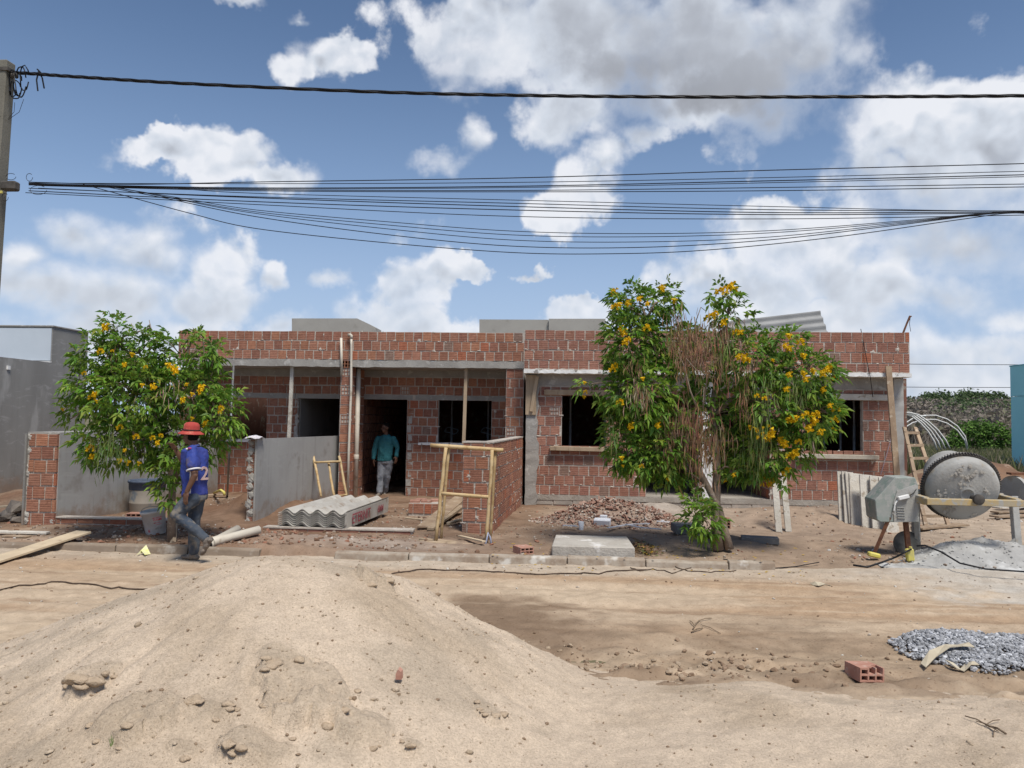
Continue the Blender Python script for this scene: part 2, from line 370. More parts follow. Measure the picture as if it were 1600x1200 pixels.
MOUND = [(-5.35,13.4,.55,1.1,.42),(-5.9,10.7,.5,.5,.09),(2.25,10.95,.55,.5,.10),(1.75,13.9,.9,.7,.22),(4.1,13.9,1.3,1.0,.18),(5.2,14.4,.5,.4,.13),
         (-4.0,10.1,.9,.45,.10),(-3.3,9.95,.6,.3,.05),(-9.9,13.8,1.2,1.4,.25),(-6.6,13.3,.9,.8,.06)]
def yard_h(x, y):
    x = np.asarray(x, float); y = np.asarray(y, float)
    e = sst(y, 9.43, 9.9)
    z = .078 + .03*e*fbm(x*.7, y*.8, 51, 3) + .028*e*fbm(x*2.6, y*2.6, 52, 4) + .012*e*fbm(x*9, y*9, 53, 3)
    for cx, cy, rx, ry, h in MOUND: z = z + h*gauss(x, y, cx, cy, rx, ry)*(1+.35*fbm(x*3, y*3, 54, 4))
    z = z*(1-sst(x, 2.2, 3.4)*(1-sst(y, 9.3, 10.6))) - .0
    z = z + .05*gauss(x, y, -3.7, 10.0, 1.1, .5)*np.abs(fbm(x*5, y*5, 57, 4))
    z = z + .07*gauss(x, y, -3.5, 9.45, .75, .13)*(1+.5*fbm(x*6, y*6, 58, 3))
    return z*sst(y, 9.36, 9.56) - .06*(1-sst(y, 9.34, 9.5))
def yard_c(X, Y, Z):
    c = np.zeros(X.shape+(3,)) + np.array((.235,.16,.11))
    n = fbm(X*1.3, Y*1.3, 61, 5); c = lerp(c, (.17,.10,.065), sst(n, 0, .5)*.9); c = lerp(c, (.33,.25,.185), sst(-n, .1, .5)*.7)
    c = lerp(c, (.20,.105,.065), gauss(X, Y, -4.4, 10.1, 1.0, .6)*.8 + 0*X)
    c = lerp(c, (.185,.105,.065), gauss(X, Y, -5.4, 13.0, 1.2, 1.8)*.8)
    r = sst(X, -.9, .4); c = lerp(c, (.32,.245,.18), r*.75)
    c = lerp(c, (.38,.35,.31), gauss(X, Y, 1.8, 13.7, 1.2, .9)*.8)
    c = lerp(c, (.36,.27,.20), gauss(X, Y, 4.2, 12.8, 2.2, 1.5)*.8)
    c = lerp(c, (.19,.15,.125), gauss(X, Y, 5.1, 14.3, .8, .5)*.8)
    c = lerp(c, (.15,.11,.085), gauss(X, Y, 2.1, 10.9, .5, .35)*.6)
    c = lerp(c, (.42,.34,.26), sst(X, 4.5, 6.5)*.8)
    c = lerp(c, (.36,.30,.25), gauss(X, Y, -2.6, 10.2, 1.4, .5)*.8)
    c *= (1+.3*fbm(X*7, Y*7, 63, 4))[...,None]
    return np.clip(c, .02, .8)
o = grid('yard_ground', -14, 16, 9.2, 24, .05, yard_h, yard_c, soil); o['kind'] = 'structure'
def gz(x, y):
    return max(float(yard_h(x, y)), float(road_h(x, y))) if y > 9.3 else float(road_h(x, y))
def on(px, py, dz=0., it=6):
    """the ground point that shows at this pixel"""
    z = .05
    for _ in range(it): p = PZ(px, py, z); z = gz(p.x, p.y)
    return Vector((p.x, p.y, z+dz))
far_m = mat('far_soil', (.17,.13,.085), (.10,.105,.05), .12, c3=(.24,.19,.12), s3=.8, rough=1)
MB().add([(-900,-400,-.09),(900,-400,-.09),(900,1500,-.09),(-900,1500,-.09)], [(0,1,2,3)]).build('ground', far_m, kind='structure')

# sand heap in the street
def cone(x, y, cx, cy, h, sx0, sx1, sy0, sy1, r0=.25):
    dx = x-cx; dy = y-cy; sx = np.where(dx < 0, sx0, sx1); sy = np.where(dy < 0, sy0, sy1)
    return h-(np.sqrt((sx*dx)**2+(sy*dy)**2+r0*r0)-r0)
def sand0(x, y):
    x = np.asarray(x, float); y = np.asarray(y, float)
    a = cone(x, y, -1.84, 4.95, .865, .44, .50, .42, .75); b = cone(x, y, -1.24, 5.15, .725, .50, .62, .45, .8, .10)
    m = np.maximum(np.maximum(a, b), cone(x, y, -3.1, 4.2, .36, .30, .30, .3, .5))
    ap = .10-.12*np.clip((y-4.80-.10*np.sin(x*2.1)-.06*np.sin(x*5.3+1))/.6, 0, 6)-.1*np.clip((x-5)/1.5, 0, 1)
    ap = ap - .3*sst(-x, 3.6, 5.4)*sst(y, 2.5, 4.2) - .25*np.clip((-x-5.0)/.8, 0, 1)
    k = .06; hh = np.clip(.5+.5*(m-ap)/k, 0, 1)
    return ap+(m-ap)*hh+k*hh*(1-hh)
def PS(px, py):
    d = ray(px, py)
    for t in np.arange(1.2, 9, .01):
        p = CP+d*t
        if p.z < float(sand0(p.x, p.y)): return p
    return PZ(px, py)
LEDGE = [(480,1075,82,72,.055),(572,1140,52,30,.05),(215,1125,62,50,.045),(145,1062,32,26,.05),(400,1172,60,34,.035),(440,1030,40,26,.02),(585,908,34,13,.05),(765,1110,22,14,.02),(640,1165,16,12,.02),(290,1170,26,14,.02),(330,1105,40,16,.015)]
LW = []
for px, py, rx, ry, h in LEDGE:
    p = PS(px, py); q = PS(px+rx, py); s = PS(px, py+ry)
    LW.append((p.x, p.y, abs(q.x-p.x), max(.05, abs(s.y-p.y)), h))
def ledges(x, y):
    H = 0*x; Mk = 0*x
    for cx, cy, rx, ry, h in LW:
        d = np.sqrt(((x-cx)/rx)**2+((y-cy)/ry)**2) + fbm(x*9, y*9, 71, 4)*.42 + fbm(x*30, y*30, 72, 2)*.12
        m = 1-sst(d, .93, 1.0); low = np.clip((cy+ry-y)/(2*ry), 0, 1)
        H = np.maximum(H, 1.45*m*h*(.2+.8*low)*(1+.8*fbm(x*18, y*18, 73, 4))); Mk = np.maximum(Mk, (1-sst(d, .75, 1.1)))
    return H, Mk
def sand_h(x, y):
    z = sand0(x, y); H, Mk = ledges(x, y); pile = sst(z, .12, .3)
    ang = np.arctan2(y-4.95, x+1.8); rr = np.hypot(x+1.8, y-4.95)
    rill = fbm(ang*9, rr*.9, 81, 4)*.034*sst(rr, .3, 1.2)
    dune = .012*fbm(x*2.3+y*.7, y*5.5, 85, 3)*(1-pile)
    return z + H + pile*rill + dune + .024*fbm(x*3, y*3, 82, 4) + .013*fbm(x*11, y*11, 83, 4) + .006*fbm(x*48, y*48, 84, 2)*sst(fbm(x*2, y*2, 86, 2), -.3, .4) - .006
def sand_c(X, Y, Z):
    H, Mk = ledges(X, Y)
    c = np.zeros(X.shape+(3,)) + np.array((.57,.465,.355))
    c = lerp(c, (.40,.315,.225), sst(fbm(X*1.1, Y*1.1, 91, 4), 0, .5)*.7)
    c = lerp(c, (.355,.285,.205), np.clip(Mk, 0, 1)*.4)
    c = lerp(c, (.40,.33,.25), sst(fbm(X*2.2, Y*2.2, 92, 4), .2, .5)*.6)
    c *= (1+.14*fbm(X*30, Y*30, 93, 3))[...,None]
    return c
sand_m = mat('sand', (1.04,1.03,1.02), (.80,.79,.78), 75, c3=(.50,.46,.43), s3=140, t3=(.585,.68), src='Col', rough=1, bump=1., bscale=110, spec=.15)
heap = thing('sand_heap', 'large heap of pale building sand with damp crusted lumps, nearest the camera in the street', 'sand heap', (-1.8,4.9,0))
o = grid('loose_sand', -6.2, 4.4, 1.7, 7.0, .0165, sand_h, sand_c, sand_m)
o.parent = heap; o.location = -ORG['sand_heap']; o['kind'] = 'stuff'
b = MB()
for k in range(7000):
    x, y = random.uniform(-4.6, 3.6), random.uniform(2.4, 6.0)
    z = float(sand_h(np.array(x), np.array(y)))
    if z < .03 or random.random() > .45+.5*sst(z, .1, .3): continue
    r = .0035+.010*random.random()**3*(2.6 if random.random() < .05 and z > .15 else 1)
    b.rock((x, y, z+r*.2), r, random.choice([(1.1,1.08,1.06),(.95,.93,.9),(.7,.62,.56),(1.2,1.2,1.2)]))
for cx, cy, rx, ry, h in LW:
    for k in range(int(6+rx*60)):
        a = random.uniform(math.pi*.9, math.pi*2.1); x, y = cx+rx*math.cos(a)*random.uniform(.7,1.1), cy+ry*math.sin(a)*random.uniform(.8,1.15)
        if random.random() < .55: continue
        r = random.uniform(.008,.024)*(1.7 if random.random() < .15 else 1); q0 = len(b.v); b.ball((x, y, float(sand_h(np.array(x), np.array(y)))+r*.1), (r*random.uniform(1,1.8), r*1.1, r*.62), 12, 9, jit=.1, col=(1.1,1.06,1.02))
        b.v[q0:] = [tuple(Vector(p)+mnoise.noise_vector(Vector(p)*30)*r*.4) for p in b.v[q0:]]
b.build('sand_clods', mat('clod', (.44,.355,.262), (.37,.295,.215), 40, c3=(.28,.22,.16), s3=140, src='Col', rough=1, bump=1., bscale=110), heap, colors=True, smooth=True, kind='stuff')

# kerb
conc = mat('kerb_concrete', (.37,.32,.26), (.25,.19,.14), 5, c3=(.52,.49,.44), s3=4, t3=(.55,.68), rough=.95, bump=.6, bscale=30)
conc_d = mat('soiled_kerb', (.27,.215,.165), (.20,.155,.115), 3, c3=(.36,.32,.27), s3=5, t3=(.56,.7), rough=1, bump=.7, bscale=30)
kb = bpy.data.objects.new('kerb', None); COL.objects.link(kb); kb['kind'] = 'structure'; kb.location = (0, 9.36, 0); ORG['kerb'] = Vector((0,9.36,0))
x = -9.6
while x < 2.55:
    L = random.uniform(.92, 1.04)
    if -4.25 < x+L/2 < -2.75: x += L; continue                # this stretch lies buried under the spilled soil
    a = random.uniform(-.012, .012); zz = .095+random.uniform(-.012,.012)
    m = MB(); x1 = min(x+L-.012, 2.6)
    m.v = []; m.prism([(x, 9.36+a, -.08),(x, 9.385+a, zz-.012),(x, 9.40+a, zz),(x, 9.50+a, zz+.004),(x, 9.50+a, -.08)], (x1-x, random.uniform(-.012,.012), random.uniform(-.006,.006)))
    m.build('kerb_stone', conc if x > -3 else conc_d, kb, bevel=.008); x += L

# ------------------------------------------------------------------ brickwork
clay = dict(c1=(1,1,1), c2=(.80,.76,.74), scale=14, c3=(.62,.56,.54), s3=30, t3=(.60,.72), rough=.92, bump=.35, bscale=70, coords='obj')
brick_o = mat('brick_clay', src='obj', **clay); brick_c = mat('brick_clay_joined', src='Col', **{**clay, 'coords':'world'})
mortar = mat('mortar', (.47,.42,.365), (.38,.335,.29), 7, c3=(.53,.50,.455), s3=16, t3=(.55,.7), rough=1, bump=.9, bscale=45)
def groove(b, c, w, h, d, col=None, n=4):
    """front of a clay brick: shallow horizontal grooves; b.x = along, b.y = inward, b.z = up"""
    ys = []; zs = []
    for k in range(n+1):
        z0 = -h/2 + h*k/(n+1) ; z1 = -h/2+h*(k+1)/(n+1)
        ys += [.0, .0]; zs += [z0+.006*(k > 0), z1-.006*(k < n)]
        if k < n: ys.append(.005); zs.append(z1)
    P = [(y, z) for y, z in zip(ys, zs)]
    vs = [(-w/2, y, z) for y, z in P] + [(w/2, y, z) for y, z in P]; n_ = len(P)
    fs = [(i, i+n_, i+1+n_, i+1) for i in range(n_-1)]
    o_ = len(vs); vs += [(-w/2, d, -h/2), (w/2, d, -h/2), (-w/2, d, h/2), (w/2, d, h/2)]
    fs += [(n_, 0, o_, o_+1), (n_-1, 2*n_-1, o_+3, o_+2)]
    fs += [tuple(list(range(n_))[::1]) + (o_+2, o_), tuple(list(range(2*n_-1, n_-1, -1))) + (o_+1, o_+3)]
    return vs, fs
def brick_mesh(name, w=1, h=1, d=1, chip=0):
    b = MB(); vs, fs = groove(b, None, .186, .176, .05)
    vs = [list(v) for v in vs]
    if chip:
        for v in vs:
            if v[0]*chip > 0 and v[2] > .03: v[1] += .004; v[0] -= .004*chip; v[2] -= .004
    b.add(vs, fs); me = b.mesh(name); me.materials.append(brick_o); return me
BM = [brick_mesh('brick'), brick_mesh('brick', chip=1), brick_mesh('brick', chip=-1)]
def hollow_mesh(nx=3, nz=2, w=.186, h=.176, d=.11, t=.013):
    """end of a hollow brick: a shell with open cells"""
    b = MB(); 
    cw = (w-t*(nx+1))/nx; ch = (h-t*(nz+1))/nz
    for i in range(nx+1): b.box((-w/2+t/2+i*(cw+t), d/2, 0), (t, d, h))
    for j in range(nz+1):
        for i in range(nx): b.box((-w/2+t+cw/2+i*(cw+t), d/2, -h/2+t/2+j*(ch+t)), (cw, d, t))
    b.box((0, d+.004, 0), (w-.002, .006, h-.002))
    me = b.mesh('hollow_brick'); me.materials.append(brick_o); return me
HM = hollow_mesh(); HM2 = hollow_mesh(2, 3, .176, .186)
RED = [(.335,.165,.11),(.315,.15,.10),(.355,.175,.12),(.30,.145,.10),(.335,.17,.118),(.375,.18,.112),(.29,.138,.098)]
BRN = [(.33,.17,.125),(.305,.155,.115),(.35,.18,.13),(.32,.16,.115),(.29,.145,.11)]
def tint(pal):
    r = random.random()
    if r < .02: return (.25,.165,.13)
    if r < .07: return (.38,.145,.085)
    c = random.choice(pal); k = random.uniform(.88, 1.12); return tuple(a*k for a in c)
def course_fill(u0, u1, holes, pitch, off):
    """free intervals of a course, cut into bricks"""
    iv = [(u0, u1)]
    for a, b in holes:
        nv = []
        for p, q in iv:
            if b <= p or a >= q: nv.append((p, q)); continue
            if a-p > .03: nv.append((p, a))
            if q-b > .03: nv.append((b, q))
        iv = nv
    out = []
    for p, q in iv:
        k = math.floor((p-u0-off)/pitch); x = u0+off+k*pitch
        while x < q:
            a, b = max(x, p), min(x+pitch, q)
            if b-a > .035: out.append((a, b))
            x += pitch
    return out
def panel(O, U, N, W_, zs, openings=(), pitch=.2, joint=.019, pal=RED, hollow=.012, stagger=True, proud=.009, seed=0, hollow_ends=()):
    """list of bricks: (centre of front face, rotation, width, height, hollow?, colour)"""
    O = Vector(O); U = Vector(U).normalized(); N = Vector(N).normalized(); Zv = Vector((0,0,1)); M = Matrix((U if U.cross(-N).z > 0 else -U, -N, Zv)).transposed()
    rnd = random.Random(seed); L = []
    for k in range(len(zs)-1):
        z0, z1 = zs[k], zs[k+1]; hs = []
        for a, b, c, d in openings:
            ov = min(d, z1)-max(c, z0)
            if ov > .5*(z1-z0): hs.append((a, b))
        off = (0 if k % 2 else -.5*pitch) if stagger else 0
        for a, b in course_fill(0, W_, hs, pitch, off+rnd.uniform(-.02,.02)):
            w = b-a-joint; h = z1-z0-joint-rnd.uniform(0,.004)
            hol = rnd.random() < hollow and w > .15
            Mr = M @ Matrix.Rotation(rnd.gauss(0,.006), 3, 'Y') @ Matrix.Rotation(rnd.gauss(0,.008), 3, 'Z')
            p = O+U*((a+b)/2+rnd.gauss(0,.003))+Zv*((z0+z1)/2-O.z+rnd.gauss(0,.0025)+.011*mnoise.noise(Vector((a*.55, z0*9.7, seed))))+N*(proud+rnd.gauss(0,.0014))
            L.append((p, Mr, w, h, hol, tint(pal)))
    return L
def lay(thing_, bricks, limit=300, show=None):
    """the bricks that show largest become parts, the rest one joined part"""
    def size(q): d = (q[0]-CP).length; n = -(q[1] @ Vector((0,1,0))); f = max(0, n.dot((CP-q[0]).normalized())); return q[2]*q[3]*f/d**2 * (1 if show is None or show(q[0]) else .01)
    bricks = sorted(bricks, key=size, reverse=True); base = None; rest = MB()
    for i, (p, M, w, h, hol, c) in enumerate(bricks):
        if i < limit:
            me = HM if hol else random.choice(BM)
            if base is None:
                o = bpy.data.objects.new('brick', me); COL.objects.link(o); base = o; base.parent = thing_
                po = ORG[thing_.name]; o.matrix_local = Matrix.Translation(p-po) @ (M.to_4x4() @ Matrix.Diagonal((w/.186, 1, h/.176, 1))); o.color = (*c, 1); ORG[o.name] = p
            else: inst(base, thing_, p, M, (w/.186, 1, h/.176), c, mesh=me)
        else:
            vs, fs = groove(None, None, w, h, .05); rest.add([p + M @ Vector(v) for v in vs], fs, c)
    if rest.v: rest.build('brickwork', brick_c, thing_, colors=True, kind='stuff')
def smears(thing_, bricks, n, seed):
    """mortar squeezed out of the joints and smeared over the brick faces"""
    rnd = random.Random(seed); b = MB()
    for k in range(n):
        p, M, w, h, hol, c = rnd.choice(bricks); e = rnd.random()
        u, v = (rnd.uniform(-.5,.5)*w, (-.5 if rnd.random() < .6 else .5)*h) if e < .7 else ((-.5 if rnd.random() < .5 else .5)*w, rnd.uniform(-.5,.5)*h)
        rw, rh = (rnd.uniform(.02,.06), rnd.uniform(.008,.022)) if e < .7 else (rnd.uniform(.008,.02), rnd.uniform(.02,.05))
        if rnd.random() < .08: rw, rh = rnd.uniform(.04,.07), rnd.uniform(.04,.06)
        m_ = 9; vs = [p + M @ Vector((u, -.009, v))]
        for j in range(m_): a = 2*math.pi*j/m_; q = rnd.uniform(.6,1.25); vs.append(p + M @ Vector((u+math.cos(a)*rw*q, .004, v+math.sin(a)*rh*q)))
        b.add(vs, [(0, 1+j, 1+(j+1) % m_) for j in range(m_)])
    b.build('mortar_smear', mortar, thing_, kind='stuff')
def wall_slab(b, O, U, N, W_, z0, z1, thick, openings=()):
    """mortar body of a wall with its openings cut out"""
    O = Vector(O); U = Vector(U).normalized(); N = Vector(N).normalized()
    us = sorted({0., W_, *[min(max(v, 0), W_) for o in openings for v in o[:2]]}); zs = sorted({z0, z1, *[min(max(v, z0), z1) for o in openings for v in o[2:]]})
    def solid(i, j):
        if i < 0 or j < 0 or i >= len(us)-1 or j >= len(zs)-1: return False
        u, z = (us[i]+us[i+1])/2, (zs[j]+zs[j+1])/2
        return not any(a < u < c and d < z < e for a, c, d, e in openings)
    def P(u, z, t): q = O+U*u-N*t; return (q.x, q.y, z)
    for i in range(len(us)-1):
        for j in range(len(zs)-1):
            if not solid(i, j): continue
            a, c, d, e = us[i], us[i+1], zs[j], zs[j+1]; t = thick
            b.add([P(a,d,0),P(c,d,0),P(c,e,0),P(a,e,0)], [(0,1,2,3)]); b.add([P(a,d,t),P(a,e,t),P(c,e,t),P(c,d,t)], [(0,1,2,3)])
            if not solid(i-1, j): b.add([P(a,d,0),P(a,e,0),P(a,e,t),P(a,d,t)], [(0,1,2,3)])
            if not solid(i+1, j): b.add([P(c,d,0),P(c,d,t),P(c,e,t),P(c,e,0)], [(0,1,2,3)])
            if not solid(i, j-1): b.add([P(a,d,0),P(a,d,t),P(c,d,t),P(c,d,0)], [(0,1,2,3)])
            if not solid(i, j+1): b.add([P(a,e,0),P(c,e,0),P(c,e,t),P(a,e,t)], [(0,1,2,3)])
    return b
def rough_strip(name, x0, x1, y0, y1, z0, z1, m, parent, amp=.01, seg=.12, seed=0, label=None):
    """a concrete band whose top and bottom edges waver"""
    b = MB(); n = max(2, int((x1-x0)/seg)); rnd = random.Random(seed); rows = []
    for i in range(n+1):
        x = x0+(x1-x0)*i/n; a = rnd.uniform(-amp, amp); c = rnd.uniform(-amp, amp)*.6
        rows.append([(x, y0+rnd.uniform(-.003,.003), z0+c), (x, y0+rnd.uniform(-.003,.003), z1+a), (x, y1, z1), (x, y1, z0)])
    vs = [p for r in rows for p in r]; fs = []
    for i in range(n):
        for k in range(4): fs.append((i*4+k, i*4+(k+1)%4, (i+1)*4+(k+1)%4, (i+1)*4+k))
    fs += [(3,2,1,0), tuple(n*4+k for k in range(4))]
    bm_ = MB().add(vs, [f[::-1] for f in fs]); return bm_.build(name, m, parent, label=label)

plaster = mat('cement_plaster', (.37,.365,.35), (.33,.325,.31), 1.4, c3=(.28,.265,.245), s3=2.2, t3=(.58,.74), rough=.95, bump=.25, bscale=40)
plaster_d = mat('old_plaster', (.27,.265,.25), (.215,.21,.198), .9, c3=(.33,.325,.31), s3=2.2, t3=(.56,.7), rough=.95, bump=.35, bscale=30, stretch=(1,1,.35))
soil_splash(plaster); soil_splash(plaster_d, hi=.5, streak=.5)
beam_m = mat('beam_concrete', (.34,.325,.30), (.26,.245,.225), 4, c3=(.43,.415,.39), s3=8, t3=(.55,.7), rough=.95, bump=.6, bscale=30)
white_m = mat('white_concrete', (.74,.74,.72), (.64,.635,.62), 4, c3=(.27,.25,.23), s3=6.5, t3=(.60,.66), rough=.9, bump=.5, bscale=28)
block_m = mat('cement_block', (.36,.325,.285), (.28,.25,.22), 5, c3=(.42,.36,.31), s3=9, rough=1, bump=.7, bscale=40, coords='obj', jitter=.25)
floor_m = mat('rough_floor', (.36,.33,.29), (.29,.26,.225), 3, rough=1, bump=.5, bscale=20)
wood = mat('raw_wood', (.40,.31,.215), (.31,.23,.155), 6, c3=(.22,.16,.11), s3=12, t3=(.58,.7), rough=.85, bump=.3, bscale=30, stretch=(1,1,.25), coords='obj', jitter=.25)
pale_wood = mat('pale_wood', (.52,.42,.29), (.45,.36,.25), 5, c3=(.33,.25,.17), s3=10, t3=(.6,.72), rough=.8, bump=.2, bscale=26, coords='obj', jitter=.15)
old_wood = mat('weathered_board', (.33,.245,.165), (.24,.17,.115), 5, c3=(.40,.33,.25), s3=9, rough=.9, bump=.35, bscale=26, coords='obj', jitter=.3)
lime_wood = mat('cement_caked_board', (.56,.53,.47), (.46,.42,.36), 4, c3=(.33,.28,.22), s3=9, t3=(.58,.68), rough=.95, bump=.5, bscale=24, coords='obj', jitter=.18)
bamboo = mat('yellow_pole', (.49,.37,.21), (.42,.29,.14), 7, c3=(.35,.23,.11), s3=14, rough=.7, bump=.2, coords='obj', jitter=.2)
pvc = mat('cream_pvc', (.60,.55,.46), (.52,.47,.39), 3, c3=(.38,.32,.25), s3=6, t3=(.6,.72), rough=.5, bump=.05, spec=.4)
steel = mat('galvanised_prop', (.27,.28,.29), (.20,.20,.20), 9, rough=.55, metal=.5)
rust = mat('rusty_steel', (.19,.085,.045), (.12,.055,.035), 14, rough=.9, bump=.4)
black = mat('black_cable', (.012,.012,.014), rough=.5)

# ------------------------------------------------------------------ left house: two dwellings still in bare brick
YF, YR = 15.5, 16.5
hl = thing('brick_house', 'low unfinished red brick house on the left with plain concrete band and three doorways', 'house', (-4.5, 16, 0))
LX0, LX1 = PY(280,517,YF).x, PY(819,560,YF).x
SLB, SLT = 2.85, 3.0
PTOP = 3.605
BL = []
mw = MB()
wall_slab(mw, (LX0,YF,0), (1,0,0), (0,-1,0), LX1-LX0, SLT, PTOP-.008, .14)
zs = [SLT+(PTOP-SLT)*k/3 for k in range(4)]
BL += panel((LX0,YF,SLT), (1,0,0), (0,-1,0), LX1-LX0, zs, pitch=.192, hollow=.006, seed=1)
# recessed facade
px = lambda p: xat(p, YR)
WX0, WX1 = PY(280,650,YR).x, LX1-.02
LIN = 2.2
ops_px = [(352,417,1.26,LIN),(465,530,0.05,LIN),(563,636,.05,LIN),(685,768,1.26,LIN)]
ops = [(px(a)-WX0, px(b)-WX0, c, d) for a, b, c, d in ops_px]
wall_slab(mw, (WX0,YR,0), (1,0,0), (0,-1,0), WX1-WX0, -.1, SLB, .13, ops)
zr = [.06+.203*k for k in range(11)] + [2.30]
zr = [.06+(LIN-.06)*k/11 for k in range(12)]          # up to the lintels
zr2 = [LIN+.10, LIN+.30, LIN+.50]
BL += panel((WX0,YR,0), (1,0,0), (0,-1,0), WX1-WX0, zr, ops, pitch=.2, seed=2)
BL += panel((WX0,YR,0), (1,0,0), (0,-1,0), WX1-WX0, zr2, [], pitch=.2, seed=3)
# party walls that come forward to the parapet
FX0, FX1 = xat(531,YF), xat(548,YF)
CX0, CX1 = xat(790,YF), LX1
PW = lambda a, b, y0=YF: wall_slab(mw, (a,y0,0), (1,0,0), (0,-1,0), b-a, -.1, SLB-.004, YR-y0-.004)
PW(FX0, FX1); PW(CX0, CX1)
zc = [.05+.2*k for k in range(15)]
zc[-1] = SLB
BL += panel((FX0,YF,0), (1,0,0), (0,-1,0), FX1-FX0, zc, pitch=.24, seed=4, hollow=.25, stagger=False)
BL += panel((FX1,YF+.01,0), (0,1,0), (1,0,0), YR-YF-.02, zc, pitch=.2, seed=5, hollow=0)
BL += panel((CX0,YF,0), (1,0,0), (0,-1,0), CX1-CX0, zc, pitch=.19, seed=6, hollow=.12)
# brick stub that interrupts the concrete band
BL += panel((FX0,YF-.012,SLB), (1,0,0), (0,-1,0), FX1-FX0, [SLB-.02, SLB+.15], pitch=.24, seed=7, hollow=1, stagger=False)
# side walls, back wall, inner partitions
iw = MB()
for xx in (WX0, px(563)-.145, CX0+.05, (px(417)+px(465))/2): wall_slab(iw, (xx,YR+.13,0), (0,1,0), (-1,0,0), 6.2, -.1, SLB-.002, .13)
wall_slab(iw, (WX0,YR+6.2,0), (1,0,0), (0,-1,0), WX1-WX0, -.1, SLB-.002, .13)
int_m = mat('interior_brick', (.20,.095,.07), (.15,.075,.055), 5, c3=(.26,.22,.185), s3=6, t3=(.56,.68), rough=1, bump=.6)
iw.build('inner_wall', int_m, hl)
BL += panel((px(563)-.012,YR+.14,0), (0,1,0), (1,0,0), 4.5, [.05+.2*k for k in range(14)], pitch=.2, seed=8, hollow=0)
mw.build('mortar_wall', mortar, hl)
lay(hl, BL, 298, lambda p: p.y < 16.55); smears(hl, [q for q in BL if q[0].y < 16.55], 280, 3)
for k, (a, b) in enumerate(((LX0, FX0-.003), (FX1+.003, LX1))):
    rough_strip('concrete_band', a, b, YF-.035, YF+.3, SLB, SLT-.004, beam_m, hl, .014, seed=k)
MB().span((LX0, YF+.3, SLB+.0005), (LX1, YR+6.4, SLT-.02)).build('roof_slab', beam_m, hl)
rough_strip('ring_beam', WX0, WX1, YR-.018, YR+.1, LIN+.505, SLB+.03, beam_m, hl, .012, seed=9)
for k, (a, b) in enumerate(((345,461),(463,530),(558,644),(649,789))):
    rough_strip('lintel', px(a), px(b), YR-.012, YR+.1, LIN, LIN+.095, beam_m, hl, .004, seed=20+k)
rough_strip('window_sill', px(352), px(395), YR-.05, YR+.1, 1.20, 1.262, white_m, hl, .006, seed=31)
rough_strip('window_sill', px(655), px(770), YR-.06, YR+.1, 1.20, 1.255, white_m, hl, .006, seed=32)
b = MB()
for k in range(14):
    z = .25+k*.14
    b.ball((px(462.5)+random.uniform(-.02,.02), YR-.004, z), (random.uniform(.03,.05), .012, random.uniform(.06,.1)), 10, 7, jit=.3)
for k in range(10):
    b.box((px(640)+random.uniform(0,.03), YR-.004, .16+k*.2), (random.uniform(.07,.14), .014, random.uniform(.12,.17)))
b.build('mortar_splash', mat('pale_mortar', (.44,.425,.39), (.34,.315,.28), 12, rough=1, bump=.8), hl, wobble=.02, kind='stuff')
ip = MB()
wall_slab(ip, (px(466),YR+.132,0), (0,1,0), (1,0,0), 5.5, -.05, SLB-.004, .02)
ip.build('inner_plaster', plaster, hl)
MB().span((WX0+.01, YR+.14, -.05), (WX1-.01, YR+6.1, .055)).build('floor_slab', floor_m, hl)

# ------------------------------------------------------------------ right house
YP, YW = 15.0, 15.3
hr = thing('brick_house', 'brown brick house on the right with chipped white slab edge, behind the large flowering tree', 'house', (3, 15.6, 0))
RX0, RX1 = xat(819,YP,560), PY(1421,540,YP).x
RSB, RST, RTOP = 2.71, 2.79, 3.605
BR = []; mw = MB()
wall_slab(mw, (RX0,YP,0), (1,0,0), (0,-1,0), RX1-RX0, RST, RTOP-.008, .14)
BR += panel((RX0,YP,RST), (1,0,0), (0,-1,0), RX1-RX0, [RST+(RTOP-RST)*k/4 for k in range(5)], pitch=.2, pal=BRN, seed=11, hollow=.01)
px = lambda p: xat(p, YW)
VX0, VX1 = xat(822,YW), xat(1411,YW)
FLR = .28
ops = [(px(878)-VX0, px(947)-VX0, 1.27, 2.3),(px(1010)-VX0, px(1092)-VX0, FLR, 2.3),(px(1118)-VX0, px(1203)-VX0, FLR, 2.3),(px(1258)-VX0, px(1348)-VX0, 1.2, 2.3)]
wall_slab(mw, (VX0,YW,0), (1,0,0), (0,-1,0), VX1-VX0, -.2, RSB+.02, .13, ops)
zq = [FLR+.2*k for k in range(12)]
BR += panel((VX0+.2,YW,FLR), (1,0,0), (0,-1,0), VX1-VX0-.36, zq, [(a-.2,b-.2,c,d) for a,b,c,d in ops], pitch=.2, pal=BRN, seed=12)
BR += panel((VX0+.2,YW,-.2), (1,0,0), (0,-1,0), VX1-VX0-.36, [-.16,.0,.075], [], pitch=.22, pal=BRN, seed=13)
iw = MB()
for xx in (VX0, px(1094), VX1+.0): wall_slab(iw, (xx,YW+.13,0), (0,1,0), (-1,0,0), 7, -.1, RSB+.02, .13)
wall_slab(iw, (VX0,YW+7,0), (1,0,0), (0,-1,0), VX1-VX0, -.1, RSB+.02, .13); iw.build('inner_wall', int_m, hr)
BR += panel((px(1203)+.004,YW+.02,0), (0,1,0), (-1,0,0), 1.4, zq[:8], pitch=.2, pal=BRN, seed=14, hollow=0)
wall_slab(mw, (px(1203)+.004,YW+.135,0), (0,1,0), (-1,0,0), 2.0, FLR, RSB, .12)
